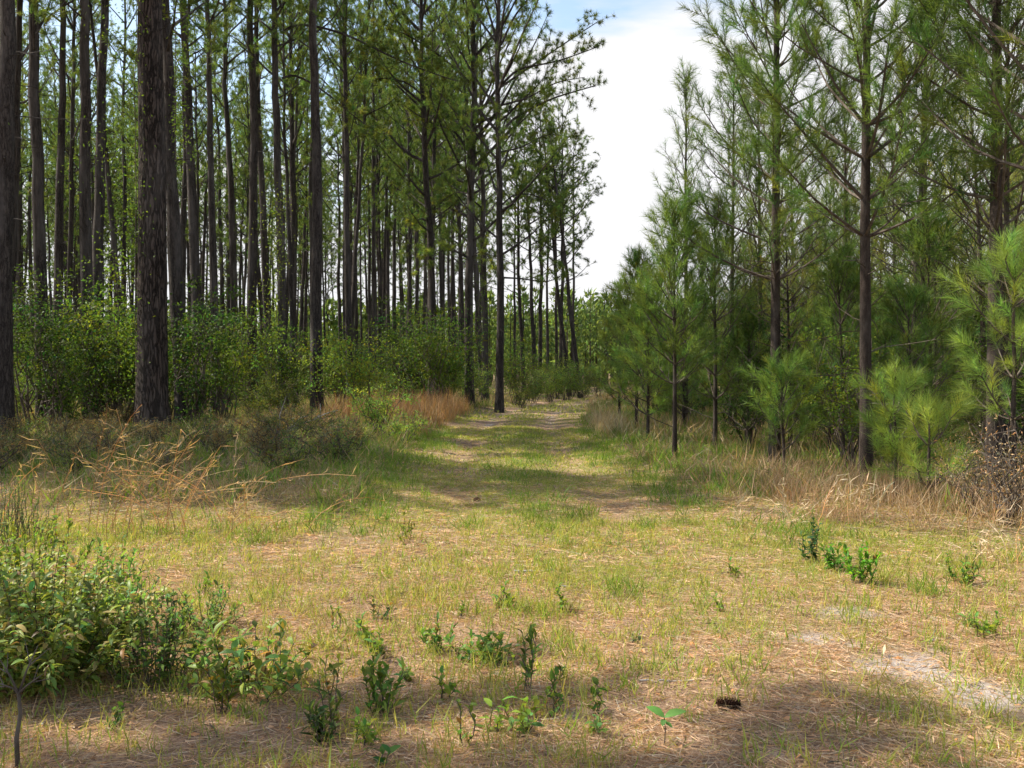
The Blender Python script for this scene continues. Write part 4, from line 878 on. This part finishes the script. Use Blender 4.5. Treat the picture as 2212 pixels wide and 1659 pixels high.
# ---- fallen wood, cones
def stick(name, x, y, ln, ang, r, label, mat='dead', forks=1, seed=1, rise=0., cat='stick'):
    rg = np.random.default_rng(seed); m = M(); t = np.linspace(-.5, .5, 8); d = np.array([cos(ang), sin(ang), rise])
    pts = t[:, None] * ln * d + rg.normal(size=(8, 3)) * ln * .018; pts[:, 2] += r + .5 * rise * ln
    tube(m, pts, np.linspace(r, r * .55, 8), 6)
    for f in range(forks):
        k_ = rg.integers(2, 6); dd = nrm(d + rg.normal(size=3) * .6 + np.array([0, 0, .2 + rise])); l_ = ln * rg.uniform(.2, .5)
        tube(m, [pts[k_], pts[k_] + dd * l_ * .5, pts[k_] + nrm(dd + rg.normal(size=3) * .3) * l_], [r * .7, r * .5, r * .25], 5)
    o = obj(name, m.mesh(name, [MAT[mat]], True)); o.location = (x, y, hz(x, y)); tag(o, label, cat); return o
for q, (xd, yd, ln, an, r, lab, fk) in enumerate(((1155, 1246, .30, -.1, .012, 'pale split stick lying across the grass near centre', 0), (1440, 1483, .26, .0, .006, 'thin grey stick on the bare soil', 1),
        (850, 1507, .22, .5, .006, 'short dark stick beside the dark upright plant', 0), (1190, 1247, .07, 1.45, .013, 'stub of pale wood beside the split stick', 0), (1960, 1338, .14, .3, .006, 'small brown twig in the grass at right', 0),
        (1225, 1278, .09, .1, .012, 'small pale wood chip below the split stick', 0), (2030, 1390, .18, .35, .006, 'twig lying near the sandy patch', 1), (1570, 1250, .2, .2, .006, 'dark twig in the shade right of centre', 1),
        (760, 1238, .16, -.2, .006, 'dark twig in the dry grass left of the track', 0))):
    Y = dep(yd); stick('stick', px(xd, Y), Y, ln, an, r, lab, 'twig' if 'dark' in lab or 'brown' in lab else 'dead', fk, 40 + q)
tw = None
for q in range(16):
    Y = dep(rng.uniform(1240, 1640)); X_ = px(rng.uniform(450, 2150), Y)
    if q < 3: tw_ = stick('twig', X_, Y, .13 + .04 * q, rng.uniform(0, 3), .0035, 'x', 'twig', q, 90 + q); tw = (tw or []) + [tw_]
    else: tw_ = tw[q % 3].copy(); col.objects.link(tw_); tw_.location = (X_, Y, hz(X_, Y) + .006); tw_.rotation_euler = (0, 0, rng.uniform(0, 6.28))
    tag(tw_, 'thin brown twig lying among the pine needles of the clearing', 'twig', 'thin twigs scattered in the clearing')
Y = 17.5; stick('fallen_branch', px(640, Y), Y, 1.4, .35, .017, 'bleached forked branch leaning in the brush left of the track', 'dead', 4, 70, .45, 'fallen branch')
Y = 18.5; stick('fallen_branch', px(600, Y), Y, 1.0, .1, .012, 'bent grey branch arching behind the bleached forked branch', 'dead', 3, 72, .3, 'fallen branch')
# dead forked sapling at the bottom left
def bare_sapling():
    m = M(); rg = np.random.default_rng(3)
    tube(m, [(0, 0, -.02), (-.005, 0, .12), (.012, 0, .22), (.005, 0, .3)], [.011, .009, .008, .007], 7)
    for a, l_ in ((-.5, .16), (.35, .20), (.9, .14), (-1.0, .1)):
        p = np.array([.005, 0, .3]); d = np.array([sin(a), .2 * cos(a * 3), cos(a)]); e = p + d * l_
        tube(m, [p, p + d * l_ * .5 + rg.normal(size=3) * .008, e], [.006, .004, .002], 5)
        for s in (-.6, .5): tube(m, [p + d * l_ * .6, p + d * l_ * .6 + np.array([sin(a + s), .1, cos(a + s)]) * l_ * .5], [.003, .0015], 4)
    return m.mesh('bare_sapling', [MAT['twig']], True)
Y = 3.95; x = px(32, Y); o = obj('bare_sapling', bare_sapling()); o.location = (x, Y, hz(x, Y)); tag(o, 'bleached dead forked sapling stem in the bottom left corner', 'dead sapling')
def cone(seed):
    rg = np.random.default_rng(seed); mc = M(); n = 110; u = np.linspace(.02, .98, n); a = np.arange(n) * 2.4
    r = .022 * np.sin(np.clip(u * 1.05 + .08, 0, 1) * pi) ** .6; xx = (u - .5) * .10
    B = np.stack([xx, np.cos(a) * r * .5, np.sin(a) * r * .5], 1); D = np.stack([np.full(n, .55), np.cos(a), np.sin(a)], 1)
    kites(mc, B, D, np.stack([np.ones(n), 0 * a, 0 * a], 1), .024, .015, .3, 0, jitter_col(n, (.09, .045, .03), .25, .04, rg), mid=.7)
    tube(mc, [(-.045, 0, 0), (0, 0, 0), (.045, 0, 0)], [.008, .013, .006], 8, 0, (.06, .03, .02))
    return mc.mesh('pine_cone', [MAT['dry']])
for q, (xd, yd, lab, s) in enumerate(((1572, 1532, 'dark pine cone lying on the bare soil at right of centre', 1.15), (1030, 1094, 'reddish pine cone on the shaded track', .9), (1060, 978, 'small pine cone farther along the track', .7))):
    Y = dep(yd); x = px(xd, Y); o = obj('pine_cone', cone(80 + q)); o.location = (x, Y, hz(x, Y) + .025); o.scale = (s, s, s); o.rotation_euler = (0, 0, -.15 + q); tag(o, lab, 'pine cone')
